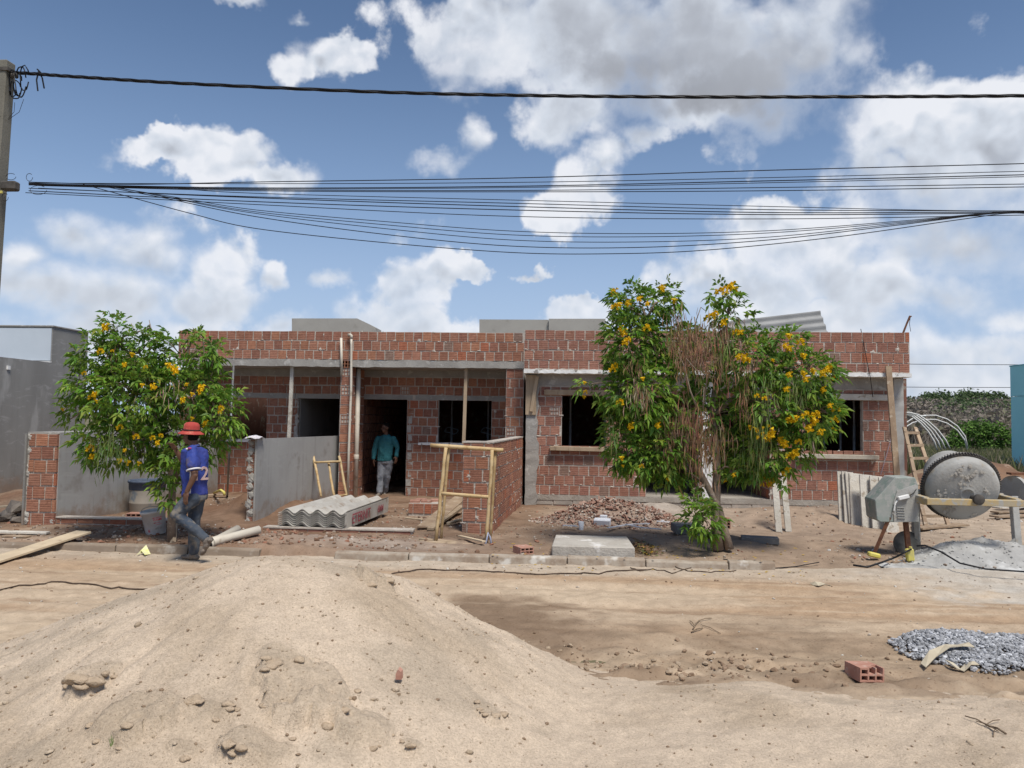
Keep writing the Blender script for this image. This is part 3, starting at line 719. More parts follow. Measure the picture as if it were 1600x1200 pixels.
BR += panel((px(1094)+0,YW+.14,0), (0,1,0), (-1,0,0), 2.6, zq, pitch=.2, pal=BRN, seed=15, hollow=0)
mw.build('mortar_wall', mortar, hr)
lay(hr, BR, 298, lambda p: p.y < 15.35); smears(hr, [q for q in BR if q[0].y < 15.35], 280, 4)
b = None
for k in range(40):
    x0 = VX0+.18+k*.395
    if x0 > VX1-.1: break
    m = MB().box((x0+.19, YW-.005+.09, FLR-.105), (.38, .19, .185))
    if b is None: b = m.build('concrete_block', block_m, hr, bevel=.008); 
    else:
        o = inst(b, hr, (x0+.19+random.uniform(-.004,.004), YW+.085+random.uniform(-.006,.006), FLR-.105+random.uniform(-.004,.004)))
# slab edge: white with chipped stretches
rough_strip('roof_slab_edge', RX0, RX1+.02, YP-.04, YP+.4, RSB+.02, RST+.012, white_m, hr, .012, .07, seed=41)
rough_strip('mortar_bed', RX0, RX1, YP-.012, YP+.1, RST-.002, RST+.03, mortar, hr, .012, .05, seed=42)
MB().span((RX0, YP+.4, RSB+.0205), (RX1, YW+7.2, RST-.02)).build('roof_slab', beam_m, hr)
rough_strip('ring_beam', VX0, VX1, YW-.012, YW+.1, 2.5, RSB+.02, beam_m, hr, .012, seed=43)
MB().beam((px(850), YW-.03, 2.36), (px(960), YW-.03, 2.36), .11, .06, up=(0,1,0)).build('wooden_lintel', wood, hr, bevel=.005)
MB().beam((px(1272), YW-.03, 2.345), (px(1386), YW-.03, 2.335), .12, .06, up=(0,1,0)).build('wooden_lintel', lime_wood, hr, bevel=.005)
MB().beam((px(860), YW-.06, 1.225), (px(957), YW-.06, 1.215), .085, .15, up=(0,1,0)).build('window_sill', wood, hr, bevel=.006)
MB().beam((px(1240), YW-.06, 1.16), (px(1369), YW-.06, 1.155), .085, .15, up=(0,1,0)).build('window_sill', mat('pale_sill', (.46,.42,.35), (.38,.33,.26), 5, rough=.9, bump=.4), hr, bevel=.006)
def column(x0, x1, y0, y1, z0, z1, m, name='concrete_column', seed=0, amp=.02):
    b = MB(); n = 26; rnd = random.Random(seed); vs = []
    for i in range(n+1):
        z = z0+(z1-z0)*i/n; a = rnd.uniform(-amp, amp)
        vs += [(x0+rnd.uniform(-.006,.006), y0+rnd.uniform(-.006,.006), z), (x1+a, y0+rnd.uniform(-.006,.006), z), (x1+a, y1, z), (x0, y1, z)]
    fs = [(i*4+k, i*4+(k+1)%4, (i+1)*4+(k+1)%4, (i+1)*4+k) for i in range(n) for k in range(4)] + [(3,2,1,0), tuple(n*4+k for k in range(4))]
    return b.add(vs, fs).build(name, m, hr)
column(xat(822,YW), xat(841,YW), YW-.05, YW+.12, -.1, RSB+.01, beam_m, seed=1, amp=.035)
column(xat(1396,YW), xat(1411,YW)+.004, YW-.03, YW+.128, -.1, RSB+.01, plaster, seed=2, amp=.004)
column(px(1097), px(1113), YW-.03, YW+.14, FLR, RSB+.01, white_m, seed=3, amp=.006)
MB().span((VX0+.05, YW-.02, .18), (VX1-.05, YW+6.9, FLR)).build('floor_slab', floor_m, hr)
MB().span((xat(821.5,YW-.08,615), YW-.085, zat(829,648,YW-.08)), (xat(838,YW-.08,615), YW-.06, RSB-.005)).build('shutter_board', wood, hr)

# ------------------------------------------------------------------ roof level behind the parapets
roof_pl = mat('roof_plaster', (.33,.315,.285), (.29,.275,.25), 1.5, c3=(.24,.225,.2), s3=3, t3=(.6,.75), rough=1, bump=.2)
def roofbox(label, pts, Y, depth, top=None):
    P = [PY(a, c, Y) for a, c in pts]; b = MB().prism(P, (0, depth, 0)); o = b.build('roof_wall', roof_pl); tag(o, label, 'wall', 'plastered walls on the roofs'); return o
def foot(a, Y): return (a, 546)
roofbox('plastered roof wall with a sloping right shoulder above the left house', [(456,546),(456,497.5),(558,497.5),(578,507),(587,512),(587,546)], 19, .6)
roofbox('plain grey roof wall, the left and lower one of the joined pair', [(749,546),(749,499),(857,499.5),(857,546)], 19, .6)
roofbox('grey roof wall with a slightly taller top, beside the big tree', [(857.4,546),(857.4,498),(946,498),(946,546)], 18.9, .7)
# corrugated sheet standing askew on the right roof
def wavy(b, P, U, V, Nn, w, l, pitch, amp, t=.006, seg=8, ph=0.):
    """one corrugated sheet: waves across U, length along V"""
    P = Vector(P); U = Vector(U).normalized(); V = Vector(V).normalized(); Nn = Vector(Nn).normalized(); n = int(w/pitch*seg); vs = []
    for k in range(n+1):
        u = w*k/n; h = amp*math.cos(2*math.pi*(u/pitch)+ph)
        for tt in (0, t):
            for vv in (0, l): vs.append(P+U*u+V*vv+Nn*(h+tt))
    fs = []
    for k in range(n):
        a = k*4; c = a+4; fs += [(a, a+1, c+1, c), (a+2, c+2, c+3, a+3), (a, c, c+2, a+2), (a+1, a+3, c+3, c+1)]
    fs += [(0,2,3,1), (n*4, n*4+1, n*4+3, n*4+2)]
    return b.add(vs, fs)
fibre = mat('fibre_cement', (.46,.44,.40), (.38,.355,.315), 2.5, c3=(.30,.25,.20), s3=4, t3=(.54,.72), rough=.85, bump=.15)
fibre_d = mat('fibre_cement_old', (.30,.30,.295), (.25,.25,.245), 2.5, rough=.85, bump=.15)
a = PY(1128,512,16.8); c = PY(1284,494,16.8); V = (c-a).normalized(); Nn = Vector((0,-.86,.5)); Nn = (Nn - V*Nn.dot(V)).normalized(); U = V.cross(Nn)
if U.z > 0: U = -U
b = wavy(MB(), c - V*(c-a).length + (-U)*.13, U, V, Nn, .62, (c-a).length, .2, .026)
sheetm = b.build('roof_sheet', fibre_d); tag(sheetm, 'grey corrugated roofing sheet standing tilted on the right roof', 'roofing sheet')
p = PY(1409,518,15.4); q = PY(1422,494,15.4)
t = thing('bent_stick', 'dark crooked stick poking up at the right corner of the roof', 'stick', p)
MB().tube([p-Vector((0,0,.1)), p.lerp(q,.5)+Vector((.015,0,0)), q, q+Vector((.03,0,-.005))], [.02,.018,.022,.012], 6).build('shaft', rust, t)
MB().tube([q-Vector((0,.01,.02)), PY(1421,506,15.38), PY(1423,518,15.36)], .005, 5).build('wire', black, t)
# ------------------------------------------------------------------ neighbour's house, far left
NX = -11.87
nh = thing('grey_house', 'grey rendered house at the left edge with a white upper box', 'house', (-13, 17, 0))
bx = MB(); bx.span((NX-6, 13.2, -.1), (NX, 16.6, 2.955)); bx.span((NX-6, 16.6, -.1), (NX, 17.9, 3.79)); bx.build('wall', plaster_d, nh)
MB().span((NX-3, 16.575, 3.0), (NX-.02, 16.597, 3.75)).build('metal_panel', mat('pale_metal', (.50,.55,.60), (.46,.51,.56), 1, rough=.5), nh)
m = MB(); m.beam((NX-3, 16.57, 2.98), (NX+.0, 16.57, 2.955), .05, .05, up=(0,1,0)); m.build('flashing', white_m, nh)
m = MB(); m.span((NX-6, 16.57, 3.792), (NX+.025, 17.92, 3.82)); m.build('coping', beam_m, nh)
m = MB(); m.span((NX, 15.2, 2.70), (NX+.03, 15.28, 2.78)); m.build('junction_box', white_m, nh)
# ------------------------------------------------------------------ garden walls
def low_wall(label, xr, y0, y1, w, ztop, mname): pass
X1 = xat(86, 10.9, 750); X0 = xat(36, 10.9, 750)
g1 = thing('garden_wall', 'grey plastered garden wall at the far left with a ragged brick end', 'wall', ((X0+X1)/2, 12, 0), 'low garden walls')
b = MB().span((X0+.03, 10.94, -.1), (X1-.03, 16.35, 1.47)); b.build('mortar_core', mortar, g1)
zs = [.08+.2*k for k in range(8)]
lay(g1, panel((X0+.04,10.94,0), (1,0,0), (0,-1,0), X1-X0-.04, zs, pitch=.2, seed=51, hollow=.1, proud=.012))
MB().span((X1-.028, 10.97, -.05), (X1, 16.3, 1.49)).build('plaster_face', plaster, g1)
MB().span((X0, 10.9, -.05), (X0+.03, 16.3, 1.47)).build('plaster_face', plaster_d, g1)
MB().span((X0+.004, 10.96, 1.471), (X1-.003, 16.3, 1.495)).build('wall_cap', beam_m, g1)
sp = MB()
for k in range(16):
    sd_ = random.choice((X0+.05, X1-.05)); sp.ball((sd_, 10.94, random.uniform(.1,1.44)), (.04,.014,.05), 9, 7, jit=.35)
sp.build('mortar_splash', MATS['pale_mortar'], g1, wobble=.02, kind='stuff')
g2 = thing('garden_wall', 'smooth grey plastered garden wall with a white cloth lying on its near end', 'wall', (-4.9,13.5,0), 'low garden walls')
Xr0, Xr1 = xat(399.5,11.75,750), xat(537,16.2,730); th = .15
def slant(a, b, x0, x1, y0, y1, z0, z1, m, name, par, zc=None):
    return MB().add([(x0[0],y0,z0),(x0[1],y0,z0),(x1[1],y1,z0),(x1[0],y1,z0),(x0[0],y0,z1),(x0[1],y0,z1),(x1[1],y1,zc or z1),(x1[0],y1,zc or z1)],
        [(0,3,2,1),(4,5,6,7),(0,1,5,4),(1,2,6,5),(2,3,7,6),(3,0,4,7)]).build(name, m, par)
slant(0,0,(Xr0-th,Xr0-.025),(Xr1-th,Xr1-.025),11.79,16.2,-.1,1.405,mortar,'mortar_core',g2,1.37)
slant(0,0,(Xr0-.027,Xr0),(Xr1-.027,Xr1),11.75,16.2,-.1,1.425,plaster,'plaster_face',g2,1.385)
lay(g2, panel((Xr0-th+.005,11.79,0), (1,0,0), (0,-1,0), .11, [.02+.2*k for k in range(8)], pitch=.2, seed=53, stagger=False, proud=.004))
lay_l = panel((Xr0-th,16.2,0), (0,-1,0), (-1,0,0), 4.4, [.0+.2*k for k in range(8)], pitch=.2, seed=54)
sp = MB()
for k in range(10): sp.ball((Xr0-th+.05+random.uniform(-.03,.03), 11.785, .1+k*.14), (.055,.014,random.uniform(.04,.07)), 9, 7, jit=.35)
sp.build('mortar_splash', MATS['pale_mortar'], g2, wobble=.02, kind='stuff')
cl = MB(); n = 9
cloth_m = mat('white_cloth', (.68,.66,.66), (.60,.55,.58), 9, rough=.9, bump=.3, bscale=30)
p0 = Vector((Xr0-.08, 11.78, 1.43)); vs = []
for i in range(13):
    for j in range(9):
        u, v = (i/12-.5)*.24, (j/8-.5)*.30; r = math.hypot(u/.13, v/.16)
        z = .05*max(0, 1-r*r*.8)+.014*mnoise.noise(Vector((u*18, v*18, 3)))-.02*max(0, r-.9)
        vs.append(p0+Vector((u+.02, v+.02, max(z, -.008) if abs(u) < .09 else z+.004)))
cl.add(vs, [(i*9+j, (i+1)*9+j, (i+1)*9+j+1, i*9+j+1) for i in range(12) for j in range(8)])
o = cl.build('cloth', cloth_m, smooth=True); tag(o, 'crumpled white cloth on the near end of the plastered garden wall', 'cloth')
sm = o.modifiers.new('thick', 'SOLIDIFY'); sm.thickness = .004
g3 = thing('garden_wall', 'bare red brick garden wall behind the tall yellow pole trestle', 'wall', (-1.2,13,0), 'low garden walls')
Xa, Xb = xat(722,11.4,770), xat(770,11.4,770); Xe = xat(817,15.45,740)
ang = math.atan2(Xe-Xb, 15.45-11.4); Uv = Vector((math.sin(ang), math.cos(ang), 0)); Nv = Vector((math.cos(ang), -math.sin(ang), 0)); Lw = (15.45-11.4)/math.cos(ang)
Xm = Xb+(Xe-Xb)*.085
slant(0,0,(Xa+.006,Xb-.006),(Xa+.006,Xm-.006),11.406,11.75,-.1,1.425,mortar,'mortar_pier',g3)
slant(0,0,(Xm-.15,Xm-.006),(Xe-.15,Xe-.006),11.752,15.45,-.1,1.43,mortar,'mortar_core',g3)
zs = [.03+.2*k for k in range(8)]; zs[-1] = 1.435
B3 = panel((Xa,11.403,0), (1,0,0), (0,-1,0), Xb-Xa, zs, pitch=.205, seed=55, hollow=0)
B3 += panel((Xb-.004,11.42,0), Uv, Nv, Lw-.05, zs, pitch=.2, seed=56, hollow=0)
lay(g3, B3); smears(g3, B3, 120, 5)
MB().add([(Xa-.01,11.39,1.43),(Xb+.01,11.39,1.43),(Xe+.01,15.45,1.43),(Xe-.16,15.45,1.43),(Xb-.16,11.8,1.43),(Xa-.01,11.8,1.43)]+[(Xa-.01,11.39,1.45),(Xb+.01,11.39,1.45),(Xe+.01,15.45,1.45),(Xe-.16,15.45,1.45),(Xb-.16,11.8,1.45),(Xa-.01,11.8,1.45)],
   [(5,4,3,2,1,0),(6,7,8,9,10,11)]+[(i,(i+1)%6,(i+1)%6+6,i+6) for i in range(6)]).build('mortar_cap', mortar, g3)
# low brick footings along the plot fronts
def footing(label, x0, x1, y, z1, rows, seed, pal=RED):
    t = thing('brick_footing', label, 'footing', ((x0+x1)/2, y, 0))
    MB().span((x0, y+.006, -.1), (x1, y+.16, z1-.012)).build('mortar_core', mortar, t)
    zz = [z1-.012-.085*(rows-k) for k in range(rows+1)]
    lay(t, panel((x0,y+.004,0), (1,0,0), (0,-1,0), x1-x0, zz, pitch=.26, seed=seed, pal=pal, hollow=0, joint=.014)); 
    MB().span((x0-.01, y-.012, z1-.013), (x1+.01, y+.17, z1+.008)).build('mortar_cap', mortar, t, wobble=.012)
footing('long low footing of half buried bricks right of the ragged brick wall end', X1-.45, -5.6, 10.98, .21, 2, 61)
footing('short low brick footing in front of the stacked corrugated sheets', -4.45, -2.2, 11.05, .13, 1, 62, BRN)

# ------------------------------------------------------------------ pipes and props on the left house
t = thing('drain_pipe', 'thin cream pipe with a bent top running down the left house from its parapet', 'pipe', PY(543,775,15.4))
pts = [PY(543,776,15.36), PY(545,700,15.38), PY(548.5,610,15.40), PY(549,540,15.42), PY(549,527,15.42)]
MB().tube(pts, .026, 8).build('pipe_run', pvc, t, smooth=True)
MB().tube([PY(549,529,15.42), PY(549,524.5,15.42), PY(547,523,15.42), PY(544,523.5,15.43)], .033, 8).build('elbow', pvc, t, smooth=True)
t = thing('drain_pipe', 'short cream pipe on the parapet left of the bent one', 'pipe', PY(533,584,15.42))
MB().tube([PY(534,585,15.43), PY(533,528,15.43)], .028, 8).build('pipe_run', pvc, t, smooth=True)
t = thing('drain_pipe', 'thick cream pipe standing beside the doorway where the man in teal walks', 'pipe', PY(556,778,15.85))
MB().tube([PY(555,778,15.8), PY(560.5,576,15.8)], .05, 12).build('pipe_run', pvc, t, smooth=True)
MB().lathe([(.056,-.05),(.058,-.045),(.058,.045),(.056,.05)], PY(556.6,714,15.8), PY(560.5,576,15.8)-PY(555,778,15.8), 12).build('coupling', pvc, t, smooth=True)
def post(label, name, a, b_, Y, w, m, d=None, group='posts propping the left slab'):
    p, q = PY(*a, Y), PY(*b_, Y); t = MB().beam(p, q, w, d or w*.7, up=(0,1,0)); o = t.build(name, m, bevel=.004); tag(o, label, 'post', group); return o
post('wooden post under the slab left of the white edged doorway', 'wooden_post', (451.5,686), (457,571), 15.62, .075, lime_wood)
post('wooden post under the slab in front of the right window opening', 'wooden_post', (724.5,694), (728.5,573), 15.62, .07, wood)
o = MB().tube([on(355,776), PY(359,690,13.4), PY(365,572,15.45)], .022, 7).build('steel_prop', steel, smooth=True); tag(o, 'thin dark steel prop leaning up to the slab beside the small tree', 'prop')
b = MB().beam(PY(830,643,15.2), PY(839.5,588,15.18), .07, .04, up=(0,1,0)); o = b.build('wooden_brace', wood, bevel=.004); tag(o, 'short slanted wooden brace under the white slab edge', 'brace')
for lab, pxs, Y, za, zb, hook in (('steel shoring prop with a looped handle inside the left house window', 706, 17.6, .06, 2.84, 1), ('steel shoring prop at the right jamb inside the left house window', 763, 17.7, .06, 2.84, .5),
      ('bright shoring prop behind the window left of the large tree', 891, 16.2, .28, 2.72, 0), ('shoring prop at the edge of the window beside the large tree', 945.5, 15.9, .28, 2.72, 0),
      ('leftmost shoring prop behind the window right of the large tree', 1287, 16.4, .28, 2.72, 0), ('middle shoring prop behind the window right of the large tree', 1313, 16.2, .28, 2.72, 0),
      ('rightmost shoring prop behind the window right of the large tree', 1334.5, 15.9, .28, 2.72, 0), ('shoring prop in the left doorway behind the large tree', 1022, 17.2, .28, 2.72, 0), ('shoring prop at the right of the left doorway behind the large tree', 1075, 16.4, .28, 2.72, 0)):
    x = xat(pxs, Y); t = thing('shoring_prop', lab, 'prop', (x, Y, za), 'steel shoring props inside the houses')
    MB().tube([(x,Y,za),(x,Y,za+1.5)], .03, 8).build('outer_tube', steel, t, smooth=True)
    MB().tube([(x,Y,za+1.4),(x,Y,zb)], .023, 8).build('inner_tube', steel, t, smooth=True)
    MB().box((x,Y,zb-.004), (.12,.12,.008)).build('head_plate', steel, t)
    if hook:
        MB().tube([(x+.16*math.cos(a), Y-.03, za+1.45+.07*math.sin(a)+.02*math.cos(3*a)) for a in np.linspace(0, 2*math.pi, 17)], .011, 6).build('handle', steel, t)

# ------------------------------------------------------------------ stack of corrugated sheets
st = thing('sheet_stack', 'stack of pale corrugated roofing sheets with red lettering on its side', 'roofing sheets', (-3.75, 12.4, .09))
A = PZ(433,824,.12); Bq = PZ(541,828,.12); Cq = PZ(603,802,.12)
U = (Bq-A); U.z = 0; wS = U.length; U.normalize(); V = Vector((Cq.x-Bq.x, Cq.y-Bq.y, 0)).normalized(); lS = 2.15
zb = .145
MB().beam(A+U*.02+V*.25+Vector((0,0,-.03)), Bq-U*.02+V*.25+Vector((0,0,-.03)), .08, .06).build('bearer', wood, st)
MB().beam(A+U*.02+V*1.8+Vector((0,0,-.03)), Bq-U*.02+V*1.8+Vector((0,0,-.03)), .08, .06).build('bearer', wood, st)
nS = 8
for k in range(nS):
    P = Vector((A.x, A.y, zb+k*.031)) + V*random.uniform(.0,.022) + U*random.uniform(-.006,.003)
    wavy(MB(), P, U, V, (0,0,1), wS, lS, .2445, .034, .011, 10, ph=math.pi*.9).build('roof_sheet', fibre, st)
# packed flank of the stack
fl = MB(); P0 = Vector((Bq.x, Bq.y, zb-.01))+U*.016+V*.02
fl.add([P0-U*.012, P0-U*.012+V*(lS-.03), P0-U*.012+V*(lS-.03)+Vector((0,0,.235)), P0-U*.012+Vector((0,0,.235)), P0-U*.05, P0-U*.05+V*(lS-.03), P0-U*.05+V*(lS-.03)+Vector((0,0,.235)), P0-U*.05+Vector((0,0,.235))],
   [(0,1,2,3),(4,7,6,5),(0,3,7,4),(1,5,6,2),(3,2,6,7),(0,4,5,1)]); fl.build('stack_flank', fibre, st)
red_ink = mat('red_stencil', (.27,.035,.055), (.36,.12,.13), 30, rough=.9)
def lettering(txt, size, origin, X, Yv, parent, m, sx=1., name='lettering', extr=.0008):
    cu_ = bpy.data.curves.new(name, 'FONT'); cu_.body = txt; cu_.size = size; cu_.extrude = extr; cu_.resolution_u = 2; cu_.offset = size*.012
    fo = bpy.data.objects.new(name, cu_); COL.objects.link(fo); bpy.context.view_layer.update(); me = bpy.data.meshes.new_from_object(fo.evaluated_get(bpy.context.evaluated_depsgraph_get())); bpy.data.objects.remove(fo)
    me.name = name; me.materials.clear(); me.materials.append(m); o = bpy.data.objects.new(name, me); COL.objects.link(o); o.parent = parent
    X = Vector(X).normalized(); Yv = Vector(Yv).normalized(); Zv = X.cross(Yv)
    Mx = Matrix((X*sx, Yv, Zv)).transposed().to_4x4(); o.matrix_local = Matrix.Translation(Vector(origin)-ORG[parent.name]) @ Mx; ORG[o.name] = Vector(origin); return o
lettering('ETERNIT', .215, P0+V*.18+Vector((0,0,.045))+U*.004, V, (0,0,1), st, red_ink, 1.08)
lettering('6MM', .16, P0+V*1.45+Vector((0,0,.065))+U*.004, V, (0,0,1), st, red_ink, 1.0)

# ------------------------------------------------------------------ trestles of yellow poles
def pole(b, p, q, r=.025, n=7, w=.006):
    p, q = Vector(p), Vector(q); pts = [p.lerp(q, k/6)+Vector((random.uniform(-w,w), random.uniform(-w,w), 0)) for k in range(7)]
    return b.tube(pts, [r*random.uniform(.88,1.1) for _ in pts], n)
t = thing('trestle', 'tall trestle of yellow wooden poles standing in front of the brick garden wall', 'trestle', on(720,850))
Yt = on(684,846).y; Yk = Yt+.32
def bar(name, a, b_, Ya, Yb, r=.025, m=bamboo): return pole(MB(), PY(*a, Ya), PY(*b_, Yb), r).build(name, m, t, smooth=True)
Ym = Yt+.16
bar('top_bar', (672,695.5), (787,703.5), Ym, Ym, .029)
for a, b_ in (((681,846),(696.5,699)),((759.5,851),(769.5,703))): bar('leg', a, b_, Yt, Ym-.035)
for a, b_ in (((688.5,846),(701.5,700)),((765,849),(774,704))): bar('leg', a, b_, Yt+.30, Ym+.035, .022)
bar('rung', (690,771), (763,776.5), Yt+.06, Yt+.06, .027); bar('rung', (697,771), (766,777), Yt+.25, Yt+.25, .02)
bar('foot_bar', (653,846.5), (776,855), Yt-.03, Yt-.08, .03, wood); bar('foot_bar', (655,842), (745,851), Yt+.05, Yt+.02, .024, wood)
o = MB().beam(on(718,843,.05), on(756,853,.06), .06, .02).build('plank', pale_wood); tag(o, 'short loose slat lying across the foot of the tall trestle', 'plank')
o = MB().tube([PY(757,856,Yt-.12), PY(760,845,Yt-.1), PY(763,832,Yt-.06), PY(766,840,Yt-.08), PY(768,852,Yt-.1)], .013, 6).build('rag', mat('blue_rag', (.40,.42,.50), (.2,.22,.32), 20, rough=.9), smooth=True); tag(o, 'striped blue and white rag tied at the foot of the tall trestle', 'rag')
t = thing('trestle', 'smaller yellow pole trestle leaning on the plastered garden wall', 'trestle', PY(520,776,14.1))
for a, b_ in (((502,776),(490,713)),((542,776),(530,713)),((522,776),(513,722))): bar('leg', a, b_, 13.9, 14.35, .024)
bar('top_bar', (492,722.5), (532,721), 14.26, 14.26, .022); bar('foot_bar', (520,776), (543,773), 13.88, 13.88, .02)

# ------------------------------------------------------------------ yard objects
def board(label, p, q, w, th, m, name='plank', group=None, up=(0,0,1), cat='plank'):
    o = MB().beam(p, q, w, th, up=up).build(name, m, bevel=.003); tag(o, label, cat, group); return o
yp = 'loose planks lying in the yard'
board('long pale plank tilted over the kerb at the left edge', on(-30,884,.03), on(131,845,.12), .26, .028, pale_wood, group=yp)
board('weathered plank lying below the ragged brick wall end', on(-20,834,.03), on(75,836,.03), .12, .03, lime_wood, group=yp)
board('dark thin plank under the weathered one at the left edge', on(5,839,.015), on(45,840,.015), .10, .02, old_wood, group=yp)
board('pale plank sticking out behind the ragged brick wall end', PY(-20,794,11.6), PY(31,789,11.6), .2, .03, pale_wood, group=yp)
board('short pale plank lying by the left garden wall', on(113,803,.02), on(148,797,.03), .12, .025, pale_wood, group=yp)
board('grey plank propped on a brick beside the round tank', on(163,797,.05), on(208,789,.11), .2, .03, lime_wood, group=yp)
board('thin board on top of the soil mound by the small tree', on(300,778,.06), on(355,777,.05), .14, .025, wood, group=yp)
board('dark broad board leaning on its edge among the planks behind the trestle', on(664,828,.04), on(723,792,.22), .26, .03, old_wood, group=yp)
board('pale board between the trestle legs', on(672,830,.03), on(722,802,.13), .1, .04, wood, group=yp)
board('short pale batten on the ground between the trestle legs', on(700,822,.04), on(722,816,.05), .06, .04, pale_wood, group=yp)
board('curved pale slat in front of the small brick stack', on(634,811,.02), on(660,813,.02), .05, .02, pale_wood, group=yp)
for lab, a, b_ in (('nearer of the two cream sewer pipes lying by the kerb', (333,863), (405,837)), ('farther of the two cream sewer pipes lying by the kerb', (326,851), (371,837))):
    p, q = on(*a, .05), on(*b_, .09); ax = (q-p).normalized(); t = thing('sewer_pipe', lab, 'pipe', p, 'cream pipes on the ground')
    MB().lathe([(.058,0),(.058,.02),(.055,.03),(.055,(q-p).length),(.045,(q-p).length),(.045,.003)], p, ax, 18, close=False).build('pipe_run', pvc, t, smooth=True)
    MB().lathe([(.062,0),(.064,.015),(.064,.13),(.0565,.14)], p-ax*.01, ax, 18, close=False).build('socket', pvc, t, smooth=True)
o = MB().tube([on(334,773,.04), PY(345,766,13.6), PY(350,769,13.6), PY(351,774,13.6)], .026, 8).build('hose', mat('yellow_hose', (.60,.52,.14), rough=.5), smooth=True); tag(o, 'bent piece of yellow hose on the soil mound', 'hose')
# round tank
p = on(229,800); tk = thing('water_tank', 'round grey tank with a dusty blue rim beside the small tree', 'tank', p); px_ = (PZ(259,800,p.z)-PZ(203,800,p.z)).length/2
r = px_
tank_m = mat('dusty_tank', (.32,.285,.24), (.25,.225,.19), 2, c3=(.14,.16,.18), s3=4, t3=(.56,.7), rough=.8)
blue_m = mat('dusty_blue', (.055,.075,.12), (.09,.11,.15), 6, c3=(.25,.27,.30), s3=10, t3=(.58,.72), rough=.7)
MB().lathe([(r*.86,0),(r*.9,.03),(r*.93,.16),(r*.945,.17),(r*.945,.19),(r*.93,.20),(r*.965,.40),(r*.965,.41)], p, n=32).build('body', tank_m, tk, smooth=True)
MB().lathe([(r*.97,.405),(r*.985,.41),(r*1.0,.52),(r*1.045,.525),(r*1.06,.545),(r*1.045,.565),(r*.99,.57),(r*.95,.55),(r*.94,.42)], p, n=32, close=False).build('rim', blue_m, tk, smooth=True)
MB().lathe([(r*.93,.50),(r*.92,.502),(.01,.505)], p, n=32, close=False).build('water', mat('tank_water', (.12,.11,.09), rough=.1, spec=.5), tk)
# bucket
p = on(244,832); bk = thing('bucket', 'dirty white bucket with a red printed label, tilted at the foot of the small tree', 'bucket', p)
ax = Vector((-.12,-.10,1)).normalized(); buck_m = mat('dirty_white', (.58,.57,.56), (.48,.46,.44), 6, c3=(.33,.28,.24), s3=11, t3=(.6,.75), rough=.6)
MB().lathe([(.125,0),(.128,.005),(.155,.30),(.168,.305),(.170,.335),(.158,.338),(.150,.33),(.125,.02)], p, ax, 24, close=False).build('body', buck_m, bk, smooth=True)
MB().lathe([(.125,.012),(.01,.013)], p, ax, 24, close=False).build('base', buck_m, bk)
hp = p+ax*.32; xx = ax.cross(Vector((0,1,0))).normalized(); MB().tube([hp+xx*.168*math.cos(a)+Vector((0,-.06,.07))*math.sin(a) for a in np.linspace(0, math.pi, 9)], .005, 6).build('handle', steel, bk)
red_p = mat('red_print', (.45,.05,.06), (.62,.4,.4), 40, rough=.6)
b = MB(); ex, ey, ez = frame(Vector((0,0,0)), ax, Vector((0,1,0)))
front = math.atan2((CP-p).dot(ey), (CP-p).dot(ex))
for (a0, a1, h0, h1) in ((-.15,.75,.235,.25),(-.1,.72,.20,.228),(-.1,.5,.165,.178),(.1,.7,.14,.15),(-.75,-.55,.05,.09)):
    vs = []; n = 8
    for i in range(n+1):
        a = front+a0+(a1-a0)*i/n
        for h in (h0, h1): rr = .128+.027*(h-.005)/.295+.0015; vs.append(p+ax*h+(ex*math.cos(a)+ey*math.sin(a))*rr)
    b.add(vs, [(2*i, 2*i+2, 2*i+3, 2*i+1) for i in range(n)])
b.build('red_label', red_p, bk)
# single bricks
def loose_brick(label, p, rz, rx=0., ry=0., dims=(.19,.19,.10), cells=(3,2), c=(.33,.13,.085), damage=False, k=1.):
    W_, L_, H_ = dims; tt = .012; b = MB(); cw = (W_-tt*(cells[0]+1))/cells[0]; ch = (H_-tt*(cells[1]+1))/cells[1]
    M = Matrix.Rotation(rz, 3, 'Z') @ Matrix.Rotation(rx, 3, 'X') @ Matrix.Rotation(ry, 3, 'Y'); q = Vector(p)
    def bx_(c0, d): b.box(q+M @ Vector(c0), d, M)
    for i in range(cells[0]+1): bx_((-W_/2+tt/2+i*(cw+tt), 0, H_/2), (tt, L_, H_))
    for j in range(cells[1]+1):
        for i in range(cells[0]): bx_((-W_/2+tt+cw/2+i*(cw+tt), 0 if not (damage and j == cells[1] and i > 0) else .02*(i), tt/2+j*(ch+tt)), (cw, L_ if not (damage and j == cells[1] and i > 0) else L_-.04*i, tt))
    bx_((0, L_/2-.01, H_/2), (W_-.004, .004, H_-.004))
    m_ = mat('loose_brick_clay', (.40,.22,.165), (.33,.165,.12), 12, c3=(.42,.30,.24), s3=22, t3=(.56,.7), rough=.95, bump=.4, coords='obj', jitter=.25)
    o = b.build('hollow_brick', m_); tag(o, label, 'brick', 'loose hollow bricks'); return o
loose_brick('hollow brick with a broken top edge lying on the sand near the gravel', PZ(1358,1062,.0)+Vector((0,.09,-.022)), R(14), R(-2), R(3), (.19,.18,.098), damage=True)
loose_brick('hollow brick lying near the kerb beside the concrete slab', on(817,866)+Vector((0,.08,0)), R(30), dims=(.19,.22,.09))
loose_brick('hollow brick standing behind the forked tree trunk', on(1137,827)+Vector((0,.1,0)), R(-5), dims=(.11,.19,.17), cells=(2,3))
loose_brick('two cell hollow brick in the yard left of the white bucket', on(207,813)+Vector((0,.1,0)), R(6), dims=(.24,.2,.11), cells=(3,2))
